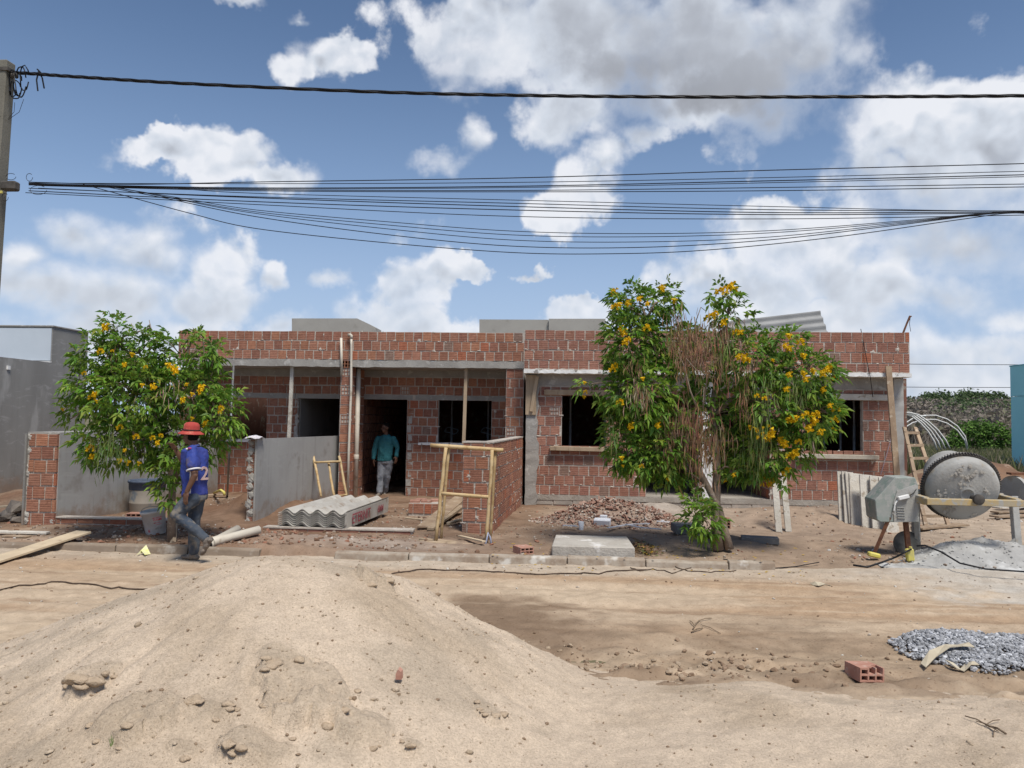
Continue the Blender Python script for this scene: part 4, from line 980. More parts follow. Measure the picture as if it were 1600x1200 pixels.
o = MB().box(on(192,783,.10), (.30,.2,.2), Matrix.Rotation(R(8),3,'Y')@Matrix.Rotation(R(20),3,'Z')).build('clay_block', mat('brown_clay', (.19,.085,.055), (.14,.065,.042), 8, rough=1, bump=.6), bevel=.02, wobble=.02); tag(o, 'reddish brown clay block in front of the left garden wall', 'block')
# small stack of bricks by the doorway
bs = thing('brick_stack', 'low mortared stack of bricks in front of the right doorway pier', 'bricks', on(662,806))
P = on(637,806); q = on(686,806); wd = (q-P).length; 
MB().span((P.x+.01,P.y+.02,P.z-.03),(P.x+wd-.01,P.y+.5,P.z+.225)).build('mortar_core', mortar, bs)
lay(bs, panel((P.x,P.y+.015,0),(1,0,0),(0,-1,0),wd-.14,[P.z+.04,P.z+.225],pitch=.2,seed=71,hollow=0)+panel((P.x+wd-.145,P.y+.015,0),(1,0,0),(0,-1,0),.15,[P.z+.04,P.z+.225],pitch=.15,seed=72,hollow=1,stagger=False))
bt = None
for k, (ux, vy) in enumerate(((.08,.15),(.28,.2),(.42,.38),(.14,.4))):
    m = MB().box((P.x+ux+.02, P.y+vy, P.z+.245), (.18,.17,.045), Matrix.Rotation(R(random.uniform(-15,15)),3,'Z')); m.build('brick', MATS['loose_brick_clay'], bs, bevel=.004)
# concrete manhole slab by the kerb
sl = thing('concrete_slab', 'broad concrete slab lying just behind the kerb left of the forked tree', 'slab', on(925,868))
za = .075; zt = .225
pf = [PZ(861,870,za), PZ(991,873,za)]; y0 = pf[0].y+.02
xa, xb = xat(862,y0,860), xat(992,y0,865); yb_ = PZ(930,838,zt).y
MB().add([(xa,y0,.03),(xb,y0,.03),(xat(988,yb_,845)-.1,yb_,.03),(xat(870,yb_,842),yb_,.03),(xa,y0,zt-.01),(xb,y0,zt-.01),(xat(980,yb_,845),yb_,zt+.01),(xat(868,yb_,842),yb_,zt+.01)],
   [(0,3,2,1),(4,5,6,7),(0,1,5,4),(1,2,6,5),(2,3,7,6),(3,0,4,7)]).build('slab_body', mat('slab_concrete', (.42,.39,.345), (.33,.30,.26), 3, c3=(.62,.60,.57), s3=3.5, t3=(.55,.68), rough=.95, bump=.5, bscale=25), sl, bevel=.012)
MB().beam((xa+.01,y0-.004,.05),(xb-.01,y0-.004,.05),.008,.02).build('base_joint', mortar, sl)
gb = MB().box(on(1077,836,.06)+Vector((0,.2,0)), (.42,.42,.13), Matrix.Rotation(R(2),3,'Z')).build('cement_block', mat('grey_block', (.17,.165,.16), (.14,.135,.13), 4, c3=(.24,.23,.22), s3=9, rough=.95, bump=.4), bevel=.01)
tag(gb, 'dark grey square cement block left of the low shoots of the forked tree', 'block')
o = MB().box(on(1190,848,.035)+Vector((0,.1,0)), (.50,.2,.09), Matrix.Rotation(R(-10),3,'Z')).build('cement_beam', MATS['grey_block'], bevel=.008); tag(o, 'short grey cement beam lying on the ground right of the forked tree', 'beam')
# leaning boards on the right house
lb = 'boards leaning on the right house'
for lab, a, b_, w in (('left of two cracked white boards leaning near the right doorway', (1217,815), (1211,756), .10), ('right of two cracked white boards leaning near the right doorway', (1232,813), (1223,737), .095)):
    board(lab, on(*a, .0), PY(*b_, on(*a).y+.35), w, .03, lime_wood, group=lb, up=(0,1,0))
names = ['leftmost narrow cement caked board of the leaning row', 'second narrow board of the leaning row from the left', 'third board of the leaning row, half hidden by the wide ones',
         'first wide white board of the leaning row', 'second wide white board of the leaning row, squarely upright', 'third wide board of the leaning row with a tan stain', 'rightmost slanting board of the leaning row, behind the green motor box', 'low end board at the right of the leaning row']
for lab, a, b_, w in zip(names, ((1315,810),(1324,813),(1333,816),(1340,820),(1357,824),(1373,826),(1393,829),(1398,831)), ((1312,737),(1319,737),(1326,738),(1336,740),(1352,742),(1368,744),(1380,746),(1388,752)), (.09,.09,.13,.21,.20,.20,.16,.14)):
    p = on(*a); board(lab, p+Vector((0,0,-.01)), PY(*b_, min(15.16, p.y+.26+.04*random.random())), w, .035, lime_wood, group=lb, up=(0,1,0))
# tall plank and ladder at the right corner
board('long brown plank standing against the right corner of the house up to the slab', PY(1406,800,14.6)-Vector((0,0,.02)), PY(1388,572,14.92), .11, .04, old_wood, 'plank', lb, (0,1,0))
ld = thing('ladder', 'home made wooden ladder leaning behind the cement mixer', 'ladder', on(1450,823))
La, Lb_, Lc, Ld_ = on(1447,824), PY(1411,672,15.0), on(1484,826), PY(1428,672,15.9)
Lb_ = PY(1413,668,14.9); Lc = La+Vector((.42,.1,0)); Ld_ = Lb_+Vector((.36,.35,0))
MB().beam(La, Lb_, .07, .04, up=(0,1,0)).build('rail', old_wood, ld, bevel=.004); MB().beam(Lc, Ld_, .07, .04, up=(0,1,0)).build('rail', old_wood, ld, bevel=.004)
for k in range(7):
    f = .1+.14*k; MB().beam(La.lerp(Lb_, f)-Vector((.03,.03,0)), Lc.lerp(Ld_, f)+Vector((.03,-.03,0)), .05, .025, up=(0,1,0)).build('rung', old_wood, ld)
for lab, a, b_, w in (('flat plank lying under the cement mixer drum', (1432,828), (1505,824), .22), ('upper pale plank of the pile right of the mixer drum', (1556,797), (1640,793), .18), ('middle plank of the pile right of the mixer drum', (1554,804), (1650,802), .2), ('lowest light plank of the pile right of the mixer drum', (1553,812), (1640,810), .2)):
    board(lab, on(*a, .05), on(*b_, .05), w, .03, random.choice((lime_wood, old_wood)), group='planks behind the mixer')
# cables hanging on the facade at the right
o = MB().tube([PY(1345,514,15.05), PY(1350,540,14.97), PY(1356,572,14.94), PY(1360,590,14.94), PY(1364,622,15.26)], .007, 5).build('cable', black); tag(o, 'thin dark cable hanging down the right house front', 'cable')
o = MB().tube([PY(1395,664,15.24), PY(1391,690,15.24), PY(1384,715,15.24), PY(1376,742,15.24)], .006, 5).build('cable', mat('lilac_cord', (.30,.27,.33), rough=.7)); tag(o, 'pale cord hanging by the right window down to the leaning boards', 'cord')
# ------------------------------------------------------------------ cement mixer
mx = thing('cement_mixer', 'grey concrete mixer with a yellow yoke and black toothed ring round its drum', 'cement mixer', on(1500,850))
dust = mat('cement_dust_steel', (.40,.395,.375), (.30,.295,.275), 2.6, c3=(.31,.28,.235), s3=5, t3=(.56,.68), rough=.95, bump=.7, bscale=30)
cast = mat('dark_casting', (.05,.045,.04), (.10,.09,.08), 9, rough=.8)
yel = mat('worn_yellow', (.42,.30,.13), (.36,.31,.22), 9, c3=(.33,.32,.29), s3=14, t3=(.5,.62), rough=.75, bump=.15)
rubber = mat('dusty_rubber', (.09,.088,.082), (.17,.165,.15), 8, rough=.95, bump=.4)
HB = PY(1521,779,9.98); AX = Vector((math.sin(R(7))*.93, math.cos(R(7))*.93, .36)).normalized(); DB = HB+AX*.12-Vector((.035,0,.0)); KD = .77
pr = [(.0,0),(.07,.0),(.10,-.02),(.14,.0),(.20,.012),(.25,.03),(.44,.075),(.515,.10),(.55,.14),(.57,.24),(.575,.40),(.565,.46),(.46,.72),(.37,.93),(.385,.95),(.36,.95),(.33,.93)]
pr = [(a*KD, h*KD) for a, h in pr]; dr = MB().lathe(pr, DB, AX, 48, close=False).build('drum', dust, mx, auto=True)
ck = MB()
for k in range(240):
    a, r_ = random.uniform(0, 2*math.pi), .50*KD*random.random()**.5; d_ = .10*(r_/(.55*KD))**2*KD
    exx, eyy, _z = frame(Vector((0,0,0)), AX, Vector((0,1,0))); p = DB+(exx*math.cos(a)+eyy*math.sin(a))*r_+AX*(d_-.002); s_ = random.uniform(.006,.02)
    if float(fbm(np.array(p.x*5), np.array(p.z*5), 161, 3)) > .0: ck.ball(p, (s_*1.3, s_*.16, s_*random.uniform(.6,1.5)), 8, 5, jit=.2)
ck.build('caked_cement', mat('caked_cement', (.37,.35,.315), (.31,.285,.25), 9, rough=1, bump=.6), mx, kind='stuff')
ring = MB(); ex, ey, ez = frame(Vector((0,0,0)), AX, Vector((0,1,0)))
ring.lathe([(.572*KD,.27*KD),(.60*KD,.27*KD),(.60*KD,.345*KD),(.572*KD,.345*KD)], DB, AX, 64, close=False)
for k in range(84):
    a = 2*math.pi*k/84; rd = ex*math.cos(a)+ey*math.sin(a); tg = AX.cross(rd)
    ring.box(DB+AX*.3075*KD+rd*.612*KD, (.017,.018,.055), Matrix((tg, rd, AX)).transposed())
ring.build('gear_ring', cast, mx)
YL, YRt = PY(1448,785,9.93), PY(1598,785,9.93); YL.z = YRt.z = (YL.z+YRt.z)/2
MB().beam(YL-Vector((.02,0,0)), YRt+Vector((.02,0,0)), .08, .105, up=(0,1,0)).build('yoke_bar', yel, mx, bevel=.006)
BLp, BRp = YL+Vector((-.02,.72,.03)), YRt+Vector((.0,.72,.03))
MB().beam(YL+Vector((.02,.043,.0)), BLp, .075, .10).build('yoke_arm', yel, mx, bevel=.006); MB().beam(YRt+Vector((-.02,.043,.0)), BRp, .075, .10).build('yoke_arm', yel, mx, bevel=.006)
MB().lathe([(.05,0),(.066,.008),(.066,.05),(.045,.06),(.045,.16)], HB-Vector((0,.15,0)), (0,1,0), 20).build('hub', cast, mx, auto=True)
MB().tube([PY(1430,768,10.6), BRp+Vector((.16,0,0))], .035, 10).build('pivot_shaft', dust, mx, smooth=True)
gzm = .03
pl, prr = PY(1434,800,10.55), PY(1594,800,10.45)
MB().beam((pl.x,10.6,gzm-.05), (pl.x-.0,10.62,BLp.z), .085, .085, up=(0,1,0)).build('frame_post', dust, mx, bevel=.005)
MB().beam((prr.x,10.5,gzm-.05), (prr.x,10.6,BRp.z), .085, .085, up=(0,1,0)).build('frame_post', dust, mx, bevel=.005)
MB().add([(prr.x-.04,10.5,.05),(prr.x-.30,10.5,.05),(prr.x-.04,10.5,.32),(prr.x-.04,10.53,.05),(prr.x-.30,10.53,.05),(prr.x-.04,10.53,.32)],[(0,2,1),(3,4,5),(0,1,4,3),(1,2,5,4),(2,0,3,5)]).build('gusset', dust, mx)
MB().tube([(pl.x,10.6,.07),(prr.x+.2,10.5,.07)], .045, 10).build('base_tube', dust, mx, smooth=True)
w0 = PY(1417,849,10.5); MB().lathe([(.05,-.05),(.13,-.055),(.16,-.045),(.168,0),(.16,.045),(.13,.055),(.05,.05)], w0, (.28,.96,0), 26).build('wheel', rubber, mx, auto=True)
# tilt wheel at the right
tw = PY(1585,768,10.75); b = MB().lathe([(.03,-.02),(.20,-.018),(.215,-.03),(.215,.03),(.20,.018),(.03,.02)], tw, (1,.35,.05), 30); b.build('tilt_wheel', dust, mx, auto=True)
MB().box(tw+Vector((.05,-.02,.245)), (.26,.12,.03)).build('wheel_guard', rust, mx)
MB().lathe([(.11,0),(.12,.02),(.12,.3),(.11,.32)], tw+Vector((.13,-.1,-.12)), (1,.2,0), 18).build('gear_case', cast, mx, auto=True)
# motor housing
Yb = 10.18
hp = [PY(a, c, Yb) for a, c in ((1367,782),(1399,746),(1430,746),(1435,758),(1436,816),(1376,816),(1370,812))]
green = mat('worn_green_paint', (.29,.30,.28), (.19,.245,.215), 4, c3=(.345,.34,.32), s3=14, t3=(.46,.66), rough=.8, bump=.2)
hood = MB().prism(hp, (.03,.42,0)).build('motor_housing', green, mx, bevel=.01)
fp = [PY(a, c, Yb-.012) for a, c in ((1396,786),(1402,767),(1431,757),(1434,760),(1435,815),(1397,815.5))]
MB().prism(fp, (0,.011,0)).build('side_panel', dust, mx)
for k in range(5): MB().beam(PY(1401+k*.3,792.5+4.1*k,Yb-.02), PY(1413.5+k*.3,793+4.1*k,Yb-.02), .012, .015, up=(0,1,0)).build('louver', dust, mx)
MB().beam(PY(1403,779,Yb-.04), PY(1420,775,Yb-.04), .05, .05, up=(0,1,0)).build('switch_box', white_m, mx, bevel=.008)
MB().tube([PY(1404,780,Yb-.03), PY(1399,786,Yb-.03), PY(1397,797,Yb-.03), PY(1395,803,Yb-.02)], .011, 6).build('conduit', white_m, mx, smooth=True)
MB().tube([PY(1420,775,Yb-.03), PY(1428,770,Yb-.03), PY(1433,762,Yb)], .006, 6).build('wire', black, mx)
MB().beam(PY(1390,808,10.2), on(1364,868,-.01), .045, .045).build('rusty_leg', rust, mx); MB().beam(PY(1415,816,10.3), PY(1420,864,10.2), .055, .055).build('support_leg', rust, mx)
MB().beam(PY(1432,816,10.35)+Vector((0,0,.06)), PY(1434,846,10.45), .06, .06).build('support_leg', dust, mx)
ylw = mat('yellow_plastic', (.60,.52,.10), (.5,.44,.16), 12, rough=.6)
o = MB().box(on(1364,870,.03)+Vector((0,-.03,0)), (.15,.09,.06), Matrix.Rotation(R(12),3,'Y')).build('plastic_bottle', ylw, bevel=.015); tag(o, 'flat yellow plastic container under the rusty leg of the mixer', 'container')
p = PY(1421.5,867,10.0); t = thing('plastic_bottle', 'upright yellow plastic container at the mixer support leg beside the grey heap', 'container', (p.x, p.y, p.z-.09))
MB().box(p, (.095,.07,.16), Matrix.Rotation(R(-5),3,'Y')).build('body', ylw, t, bevel=.015); MB().lathe([(.02,0),(.02,.025)], p+Vector((.01,0,.08)), n=10).build('neck', ylw, t)

# grey cement and sand heap under the mixer
cem = mat('cement_mix', (.37,.365,.35), (.30,.295,.285), 4, c3=(.50,.50,.49), s3=3, t3=(.54,.7), rough=1, bump=.9, bscale=45)
HC = PZ(1530,868,.1)
def heap_h(x, y):
    z = .20*gauss(x, y, HC.x+.0, HC.y+.12, .62, .48) + .20*gauss(x, y, HC.x+.75, HC.y-.08, .7, .45) + .10*gauss(x, y, HC.x-.45, HC.y-.2, .4, .3)
    return z*(1+.35*fbm(x*4, y*4, 111, 4)) + .015*fbm(x*14, y*14, 112, 3) - .035*sst(np.hypot((x-HC.x-.3)/1.5, (y-HC.y)/.75), .7, 1.1) + road_h(x, y)*.8
ch = thing('cement_heap', 'grey heap of cement mix under the mixer drum', 'cement heap', (HC.x, HC.y, 0))
o = grid('cement_mix', HC.x-1.5, HC.x+2.0, HC.y-.85, HC.y+.9, .02, heap_h, None, cem); o.parent = ch; o.location = -ORG['cement_heap']; o['kind'] = 'stuff'
b = MB()
for k in range(420):
    a, r_ = random.uniform(0, 2*math.pi), random.random()**.6; x, y = HC.x+.1+1.4*r_*math.cos(a), HC.y-.1+.75*r_*math.sin(a)
    b.rock((x, y, float(heap_h(np.array(x), np.array(y)))+.004), random.uniform(.006,.022), random.choice([(1,1,1),(.8,.8,.8),(1.2,1.2,1.2)]))
b.build('lumps', mat('cement_lump', (.34,.335,.32), src='Col', rough=1), ch, colors=True, kind='stuff')
o = MB().tube([PY(1432,853,9.75), PY(1445,852,9.72), PY(1470,862,9.6), PY(1500,880,9.35), PY(1540,889,9.2), PY(1640,896,9.1)], .011, 6).build('cable', black, smooth=True); tag(o, 'black cable running over the grey cement heap', 'cable')
o = MB().tube([PY(1424,858,9.95), PY(1408,866,9.9), on(1400,873,.02), on(1380,880,.015), on(1355,883,.015), on(1333,882,.015)], .012, 6).build('cable', black, smooth=True); tag(o, 'black cable with a plug end lying on the road left of the mixer', 'cable')
o = MB().tube([on(1130,884,.01), on(1200,890,.01), on(1245,887,.01), on(1280,880,.012)], .006, 5).build('cable', black); tag(o, 'thin dark cord on the road in front of the forked tree', 'cord')
def ground_cable(label, pts, r=.008, sub=5):
    P = []; 
    for k in range(len(pts)-1):
        for j in range(sub):
            f = j/sub; P.append((pts[k][0]*(1-f)+pts[k+1][0]*f, pts[k][1]*(1-f)+pts[k+1][1]*f+random.uniform(-.7,.7)))
    P.append(pts[-1]); o = MB().tube([on(a, c, r*1.1) for a, c in P], r, 5).build('cable', mat('brown_cord', (.06,.04,.03), (.10,.07,.05), 9, rough=.8)); tag(o, label, 'cord', 'cords lying on the road')
ground_cable('brown cord lying across the road at the left edge', [(-10,925),(40,914),(90,910),(150,915),(210,922),(275,919)])
ground_cable('dark cord lying along the kerb right of the sand heap', [(612,898),(660,890),(720,892),(780,895),(840,899),(900,897),(960,894),(1010,891)])
ground_cable('tangled dark root like cord on the road before the concrete slab', [(985,888),(1000,893),(1020,890),(1050,897),(1080,888),(1052,885),(1075,893),(1110,896),(1150,892)], .006)

# ------------------------------------------------------------------ gravel heap and rubble heap
g0, g1_, g2_ = PZ(1372,1005), PZ(1500,1044), PZ(1500,990)
gc = Vector((3.5, (g1_.y+g2_.y)/2+.02, 0)); grx = gc.x-g0.x; gry = (g2_.y-g1_.y)/2
gh = thing('gravel_heap', 'flat heap of blue grey gravel on the road at the right edge', 'gravel heap', gc)
stone = mat('gravel_stone', (1,1,1), (.8,.8,.82), 60, src='Col', rough=.85)
b = MB(); cnt = 0
while cnt < 6500:
    x, y = random.uniform(-1,1), random.uniform(-1,1); d = math.hypot(x,y)+.22*float(fbm(np.array(x*2.5+9), np.array(y*2.5), 121, 3))
    if d > .95 or (d > .8 and random.random() < .6): continue
    X_, Y_ = gc.x+x*grx, gc.y+y*gry
    if X_ > 4.75: cnt += 1; continue
    z = .07*max(0, 1-d**2)**.7*(1+.5*float(fbm(np.array(X_*3), np.array(Y_*3), 122, 3))); g = random.uniform(.17,.44); g = g if random.random() > .12 else random.uniform(.45,.62)
    b.rock((X_, Y_, z+gz(X_,Y_)+random.uniform(-.008,.012)), random.uniform(.007,.024), (g*.985, g, g*1.03)); cnt += 1
b.build('gravel', stone, gh, colors=True, kind='stuff')
sack = mat('paper_sack', (.50,.44,.33), (.42,.36,.26), 8, rough=.9, bump=.3)
def scrap(label, pts, w, name='sack_scrap', m=sack, cat='sack scrap', lift=.02):
    vs = []; n = len(pts)
    for i, (a, c, h) in enumerate(pts):
        p = on(a, c, h); vs += [p+Vector((0,-w/2,0)), p+Vector((random.uniform(-.01,.01), w/2, lift*math.sin(i*1.7)))]
    o = MB().add(vs, [(2*i, 2*i+2, 2*i+3, 2*i+1) for i in range(n-1)]).build(name, m); s_ = o.modifiers.new('thick', 'SOLIDIFY'); s_.thickness = .006; tag(o, label, cat, 'scraps of sack and card'); return o
scrap('folded beige sack scrap on the near side of the gravel', [(1442,1046,.03),(1458,1036,.07),(1480,1030,.11),(1500,1028,.11),(1518,1028,.10)], .09)
scrap('curled beige sack scrap at the front edge of the gravel', [(1480,1043,.05),(1492,1048,.03),(1503,1050,.02),(1513,1046,.05),(1526,1045,.05)], .07)
scrap('flat brown card scrap on the road near the middle right', [(1267,914,.01),(1276,916,.02),(1286,913,.015),(1296,914,.01)], .12, 'card_scrap')
scrap('yellow wrapper lying against the kerb near the man in the red hat', [(218,868,.02),(224,866,.06),(231,868,.02)], .13, 'wrapper', mat('yellow_wrapper', (.62,.60,.22), (.70,.68,.45), 18, rough=.6), 'wrapper', .05)
rh = thing('rubble_heap', 'heap of broken brick pieces at the foot of the right house', 'rubble heap', on(940,820))
rc = PZ(940,806,.16)
def rub_h(x, y): return gz(x, y)-.03 + .36*math.exp(-(((x-rc.x)/.75)**2+((y-rc.y)/.55)**2)) + .12*math.exp(-(((x-rc.x-.75)/.5)**2+((y-rc.y+.15)/.4)**2))
rub_m = mat('broken_brick', (1,1,1), (.75,.72,.7), 16, c3=(.95,.85,.75), s3=20, src='obj', rough=1, bump=.4, coords='obj'); RMs = []
for k in range(6):
    m = MB(); w_, h_, d_ = random.uniform(.05,.15), random.uniform(.03,.08), random.uniform(.012,.05)
    P = [Vector((random.uniform(.35,.5)*w_*sx, random.uniform(.35,.5)*h_*sy, random.uniform(.4,.5)*d_*sz)) for sz in (-1,1) for sy in (-1,1) for sx in (-1,1)]
    m.add(P, [(0,2,3,1),(4,5,7,6),(0,1,5,4),(2,6,7,3),(1,3,7,5),(0,4,6,2)]); me = m.mesh('brick_fragment'); me.materials.append(rub_m); RMs.append(me)
base = None
for k in range(290):
    a, r_ = random.uniform(0, 2*math.pi), random.random()**.62; x, y = rc.x+.08+1.1*r_*math.cos(a), rc.y-.16+.62*r_*math.sin(a)
    z = rub_h(x, y); col = random.choice([(.33,.20,.155),(.29,.17,.13),(.38,.26,.205),(.42,.32,.26),(.27,.145,.11),(.44,.38,.33)])
    q = Matrix.Rotation(random.uniform(0,6.3),3,'Z') @ Matrix.Rotation(random.gauss(0,.5),3,'X') @ Matrix.Rotation(random.gauss(0,.5),3,'Y'); s_ = random.uniform(.5,1.05)
    if base is None:
        base = bpy.data.objects.new('brick_fragment', RMs[0]); COL.objects.link(base); base.parent = rh; base.location = Vector((x,y,z+.02))-ORG[rh.name]; base.color = (*col,1); ORG[base.name] = Vector((x,y,z))
    else: inst(base, rh, (x,y,z+random.uniform(0,.03)), q, (s_,s_,s_), col, mesh=random.choice(RMs))
b = MB()
for k in range(1500):
    a, r_ = random.uniform(0, 2*math.pi), random.random()**.6; x, y = rc.x+.1+1.35*r_*math.cos(a), rc.y-.2+.85*r_*math.sin(a); s_ = random.uniform(.008,.026)
    b.rock((x, y, max(rub_h(x, y), gz(x, y))+s_*.2), s_, random.choice([(.33,.19,.145),(.29,.165,.125),(.39,.28,.225),(.44,.36,.30),(.25,.13,.095),(.48,.44,.39)]))
b.build('brick_crumbs', MATS.get('debris') or mat('debris', (1,1,1), (.82,.8,.78), 40, src='Col', rough=1), rh, colors=True, kind='stuff')
b = MB(); n = 26; vs = []
for i in range(n+1):
    for j in range(n+1):
        x, y = rc.x-1.4+3.0*i/n, rc.y-1+2.0*j/n; vs.append((x, y, rub_h(x, y)-.012))
b.add(vs, [(i*(n+1)+j, (i+1)*(n+1)+j, (i+1)*(n+1)+j+1, i*(n+1)+j+1) for i in range(n) for j in range(n)]); b.build('rubble_dust', mat('rubble_dust', (.30,.225,.175), (.24,.165,.125), 9, c3=(.37,.31,.26), s3=24, rough=1, bump=.8), rh, smooth=True)
wp = mat('white_plastic', (.66,.67,.70), (.56,.57,.60), 6, rough=.6)
for lab, pts in (('white plastic strip curving at the front of the rubble', [(978,826),(1000,831),(1033,834)]), ('straight white plastic strip crossing the curved one', [(950,830),(985,826),(1015,825)]), ('white strip lying high on the right of the rubble', [(966,806),(980,810),(994,815)]),
                 ('broad white strip right of the rubble', [(1017,818),(1027,814),(1036,811)]), ('short flat white strip beside the rubble', [(1026,821),(1036,822),(1045,822)]), ('pale strip left in front of the rubble', [(879,828),(890,828),(901,829)]), ('upper thin white strip right of the rubble', [(962,813),(978,815),(992,817)])):
    P = [on(a, c, .07) for a, c in pts]; b = MB()
    for p_, q_ in zip(P, P[1:]): b.beam(p_, q_, .05, .012)
    o = b.build('plastic_strip', wp); tag(o, lab, 'plastic strip', 'white plastic strips by the rubble')
o = MB().box(on(941,822,.07), (.27,.12,.10), Matrix.Rotation(R(-12),3,'Z')@Matrix.Rotation(R(14),3,'X')).box(on(943,819,.12), (.12,.05,.06), Matrix.Rotation(R(-12),3,'Z')).build('foam_block', wp, bevel=.01); tag(o, 'broken white foam block in front of the rubble', 'foam block')
o = MB().lathe([(.035,0),(.045,.13),(.04,.13),(.03,.01)], on(908,828), n=12, close=False).build('cup', wp, smooth=True); tag(o, 'white cup lying at the front of the rubble', 'cup')
# scattered building debris on the yard and the road
b = MB()
for k in range(5200):
    x, y = random.uniform(-9, 9), random.uniform(9.5, 15.2)
    if random.random() > .25+.75*(float(fbm(np.array(x*.8), np.array(y*.8), 131, 3)) > .05): continue
    r_ = .008+.028*random.random()**3
    b.rock((x, y, gz(x,y)+r_*.25), r_, random.choice([(.30,.15,.10),(.26,.19,.14),(.36,.30,.25),(.42,.36,.30),(.20,.13,.09),(.60,.58,.55) if random.random() < .4 else (.3,.22,.17)]))
for k in range(420):
    x, y = random.gauss(.75,.8), random.gauss(5.75,.28)
    if sand_h(np.array(x), np.array(y)) > gz(x,y)-.01: continue
    r_ = .008+.026*random.random()**2.5; b.rock((x, y, gz(x,y)+r_*.2), r_, random.choice([(.27,.19,.13),(.22,.15,.10),(.36,.28,.2)]))
for k in range(4200):
    x, y = random.uniform(-8, 8), random.uniform(4.5, 9.3)
    if sand_h(np.array(x), np.array(y)) > .03 or random.random() > .15+.6*float(sst(np.array(y), 8.2, 9.2)): continue
    r_ = .006+.016*random.random()**3; b.rock((x, y, gz(x,y)+r_*.2), r_, random.choice([(.30,.22,.16),(.22,.15,.10),(.46,.40,.33),(.5,.47,.42)]))
for k in range(900):
    x, y = random.gauss(-4.8,1.6), random.uniform(9.55,11.2); r_ = .012+.035*random.random()**2.5; b.rock((x, y, gz(x,y)+r_*.2), r_, random.choice([(.17,.10,.065),(.21,.13,.085),(.25,.17,.12),(.30,.15,.10),(.33,.27,.22)]))
o = b.build('rubble_bits', mat('debris', (1,1,1), (.82,.8,.78), 40, src='Col', rough=1), colors=True, kind='stuff')
# dry leaf litter by the slab, twigs on the sand
lit = MB(); c0 = on(1003,866)
for k in range(420):
    x, y = c0.x+random.gauss(0,.13), c0.y+.18+random.gauss(0,.24); z = gz(x,y)+random.uniform(.0,.10)*math.exp(-((x-c0.x)/.15)**2); s_ = random.uniform(.02,.05)
    M = Matrix.Rotation(random.uniform(0,6.3),3,'Z') @ Matrix.Rotation(random.gauss(0,.6),3,'X')
    vs = [Vector((x,y,z+.01))+M @ Vector(v) for v in ((-s_,0,0),(0,-s_*.3,.004),(s_,0,0),(0,s_*.3,.004))]
    lit.add(vs, [(0,1,2),(0,2,3)], random.choice([(.16,.09,.05),(.20,.12,.06),(.11,.07,.04),(.10,.11,.04),(.55,.36,.03) if random.random() < .5 else (.15,.1,.06)]))
for k in range(160):
    x, y = random.uniform(-1.0,3.2), random.uniform(9.05,10.6)
    s_ = random.uniform(.012,.025); z = gz(x,y)+(.1 if 9.35 < y < 9.5 else 0)+.006
    lit.add([(x-s_,y,z),(x,y-s_*.6,z+.004),(x+s_,y,z),(x,y+s_*.6,z+.005)], [(0,1,2,3)], (.50,.32,.02) if random.random() < .5 else (.17,.11,.06))
lit.build('leaf_litter', mat('litter', (1,1,1), src='Col', rough=1), colors=True, kind='stuff')
def twig(label, segs):
    b = MB()
    for a, c, d, e, r_ in segs: p, q = PS(a, c) if a > 1300 else on(a, c), PS(d, e) if d > 1300 else on(d, e); b.tube([p+Vector((0,0,.012)), p.lerp(q,.5)+Vector((0,0,.022)), q+Vector((0,0,.012))], r_, 5)
    o = b.build('twig', mat('dry_twig', (.13,.09,.06), (.2,.15,.1), 30, rough=1)); tag(o, label, 'twig', 'dry twigs on the sand')
twig('dry forked twig lying on the sand at the lower right', [(1508,1122,1545,1138,.004),(1545,1138,1572,1150,.006),(1540,1136,1562,1128,.003),(1555,1142,1552,1155,.003),(1525,1130,1560,1146,.003)])
twig('small dry plant stalk lying in the churned sand mid right', [(1083,985,1092,972,.006),(1092,972,1112,968,.004),(1080,990,1098,984,.006),(1085,980,1078,972,.004),(1095,978,1126,990,.003)])
b = MB(); p = PS(176,1172)
for k in range(5):
    a = random.uniform(-.6,.6); h_ = random.uniform(.05,.10); q = p+Vector((a*.03, random.uniform(-.01,.01), h_)); b.add([p+Vector((-.004,0,-.01)), p+Vector((.004,0,-.01)), q], [(0,1,2)])
o = b.build('grass_sprig', mat('sprig_green', (.10,.20,.03), rough=.7)); tag(o, 'tiny green sprig growing from the sand heap', 'sprig')
o = MB().prism([PS(618,1062)+Vector(v) for v in ((0,0,0),(.03,0,0),(.028,0,.04),(.012,0,.055),(.0,0,.03))], (.004,.03,.004)).build('clay_chip', MATS['loose_brick_clay']); tag(o, 'small orange clay chip on the sand heap', 'chip')
o = MB(); p = on(12,820)
for k in range(9): o.rock((p.x-.15+random.uniform(-.25,.25), p.y+.3+random.uniform(-.2,.2), p.z+.12+random.uniform(-.1,.14)), .16)
o = o.build('stone_pile', mat('dark_rock', (.13,.11,.095), (.19,.165,.14), 6, rough=1, bump=.8)); tag(o, 'pile of dark rocks at the left edge behind the kerb', 'stones')

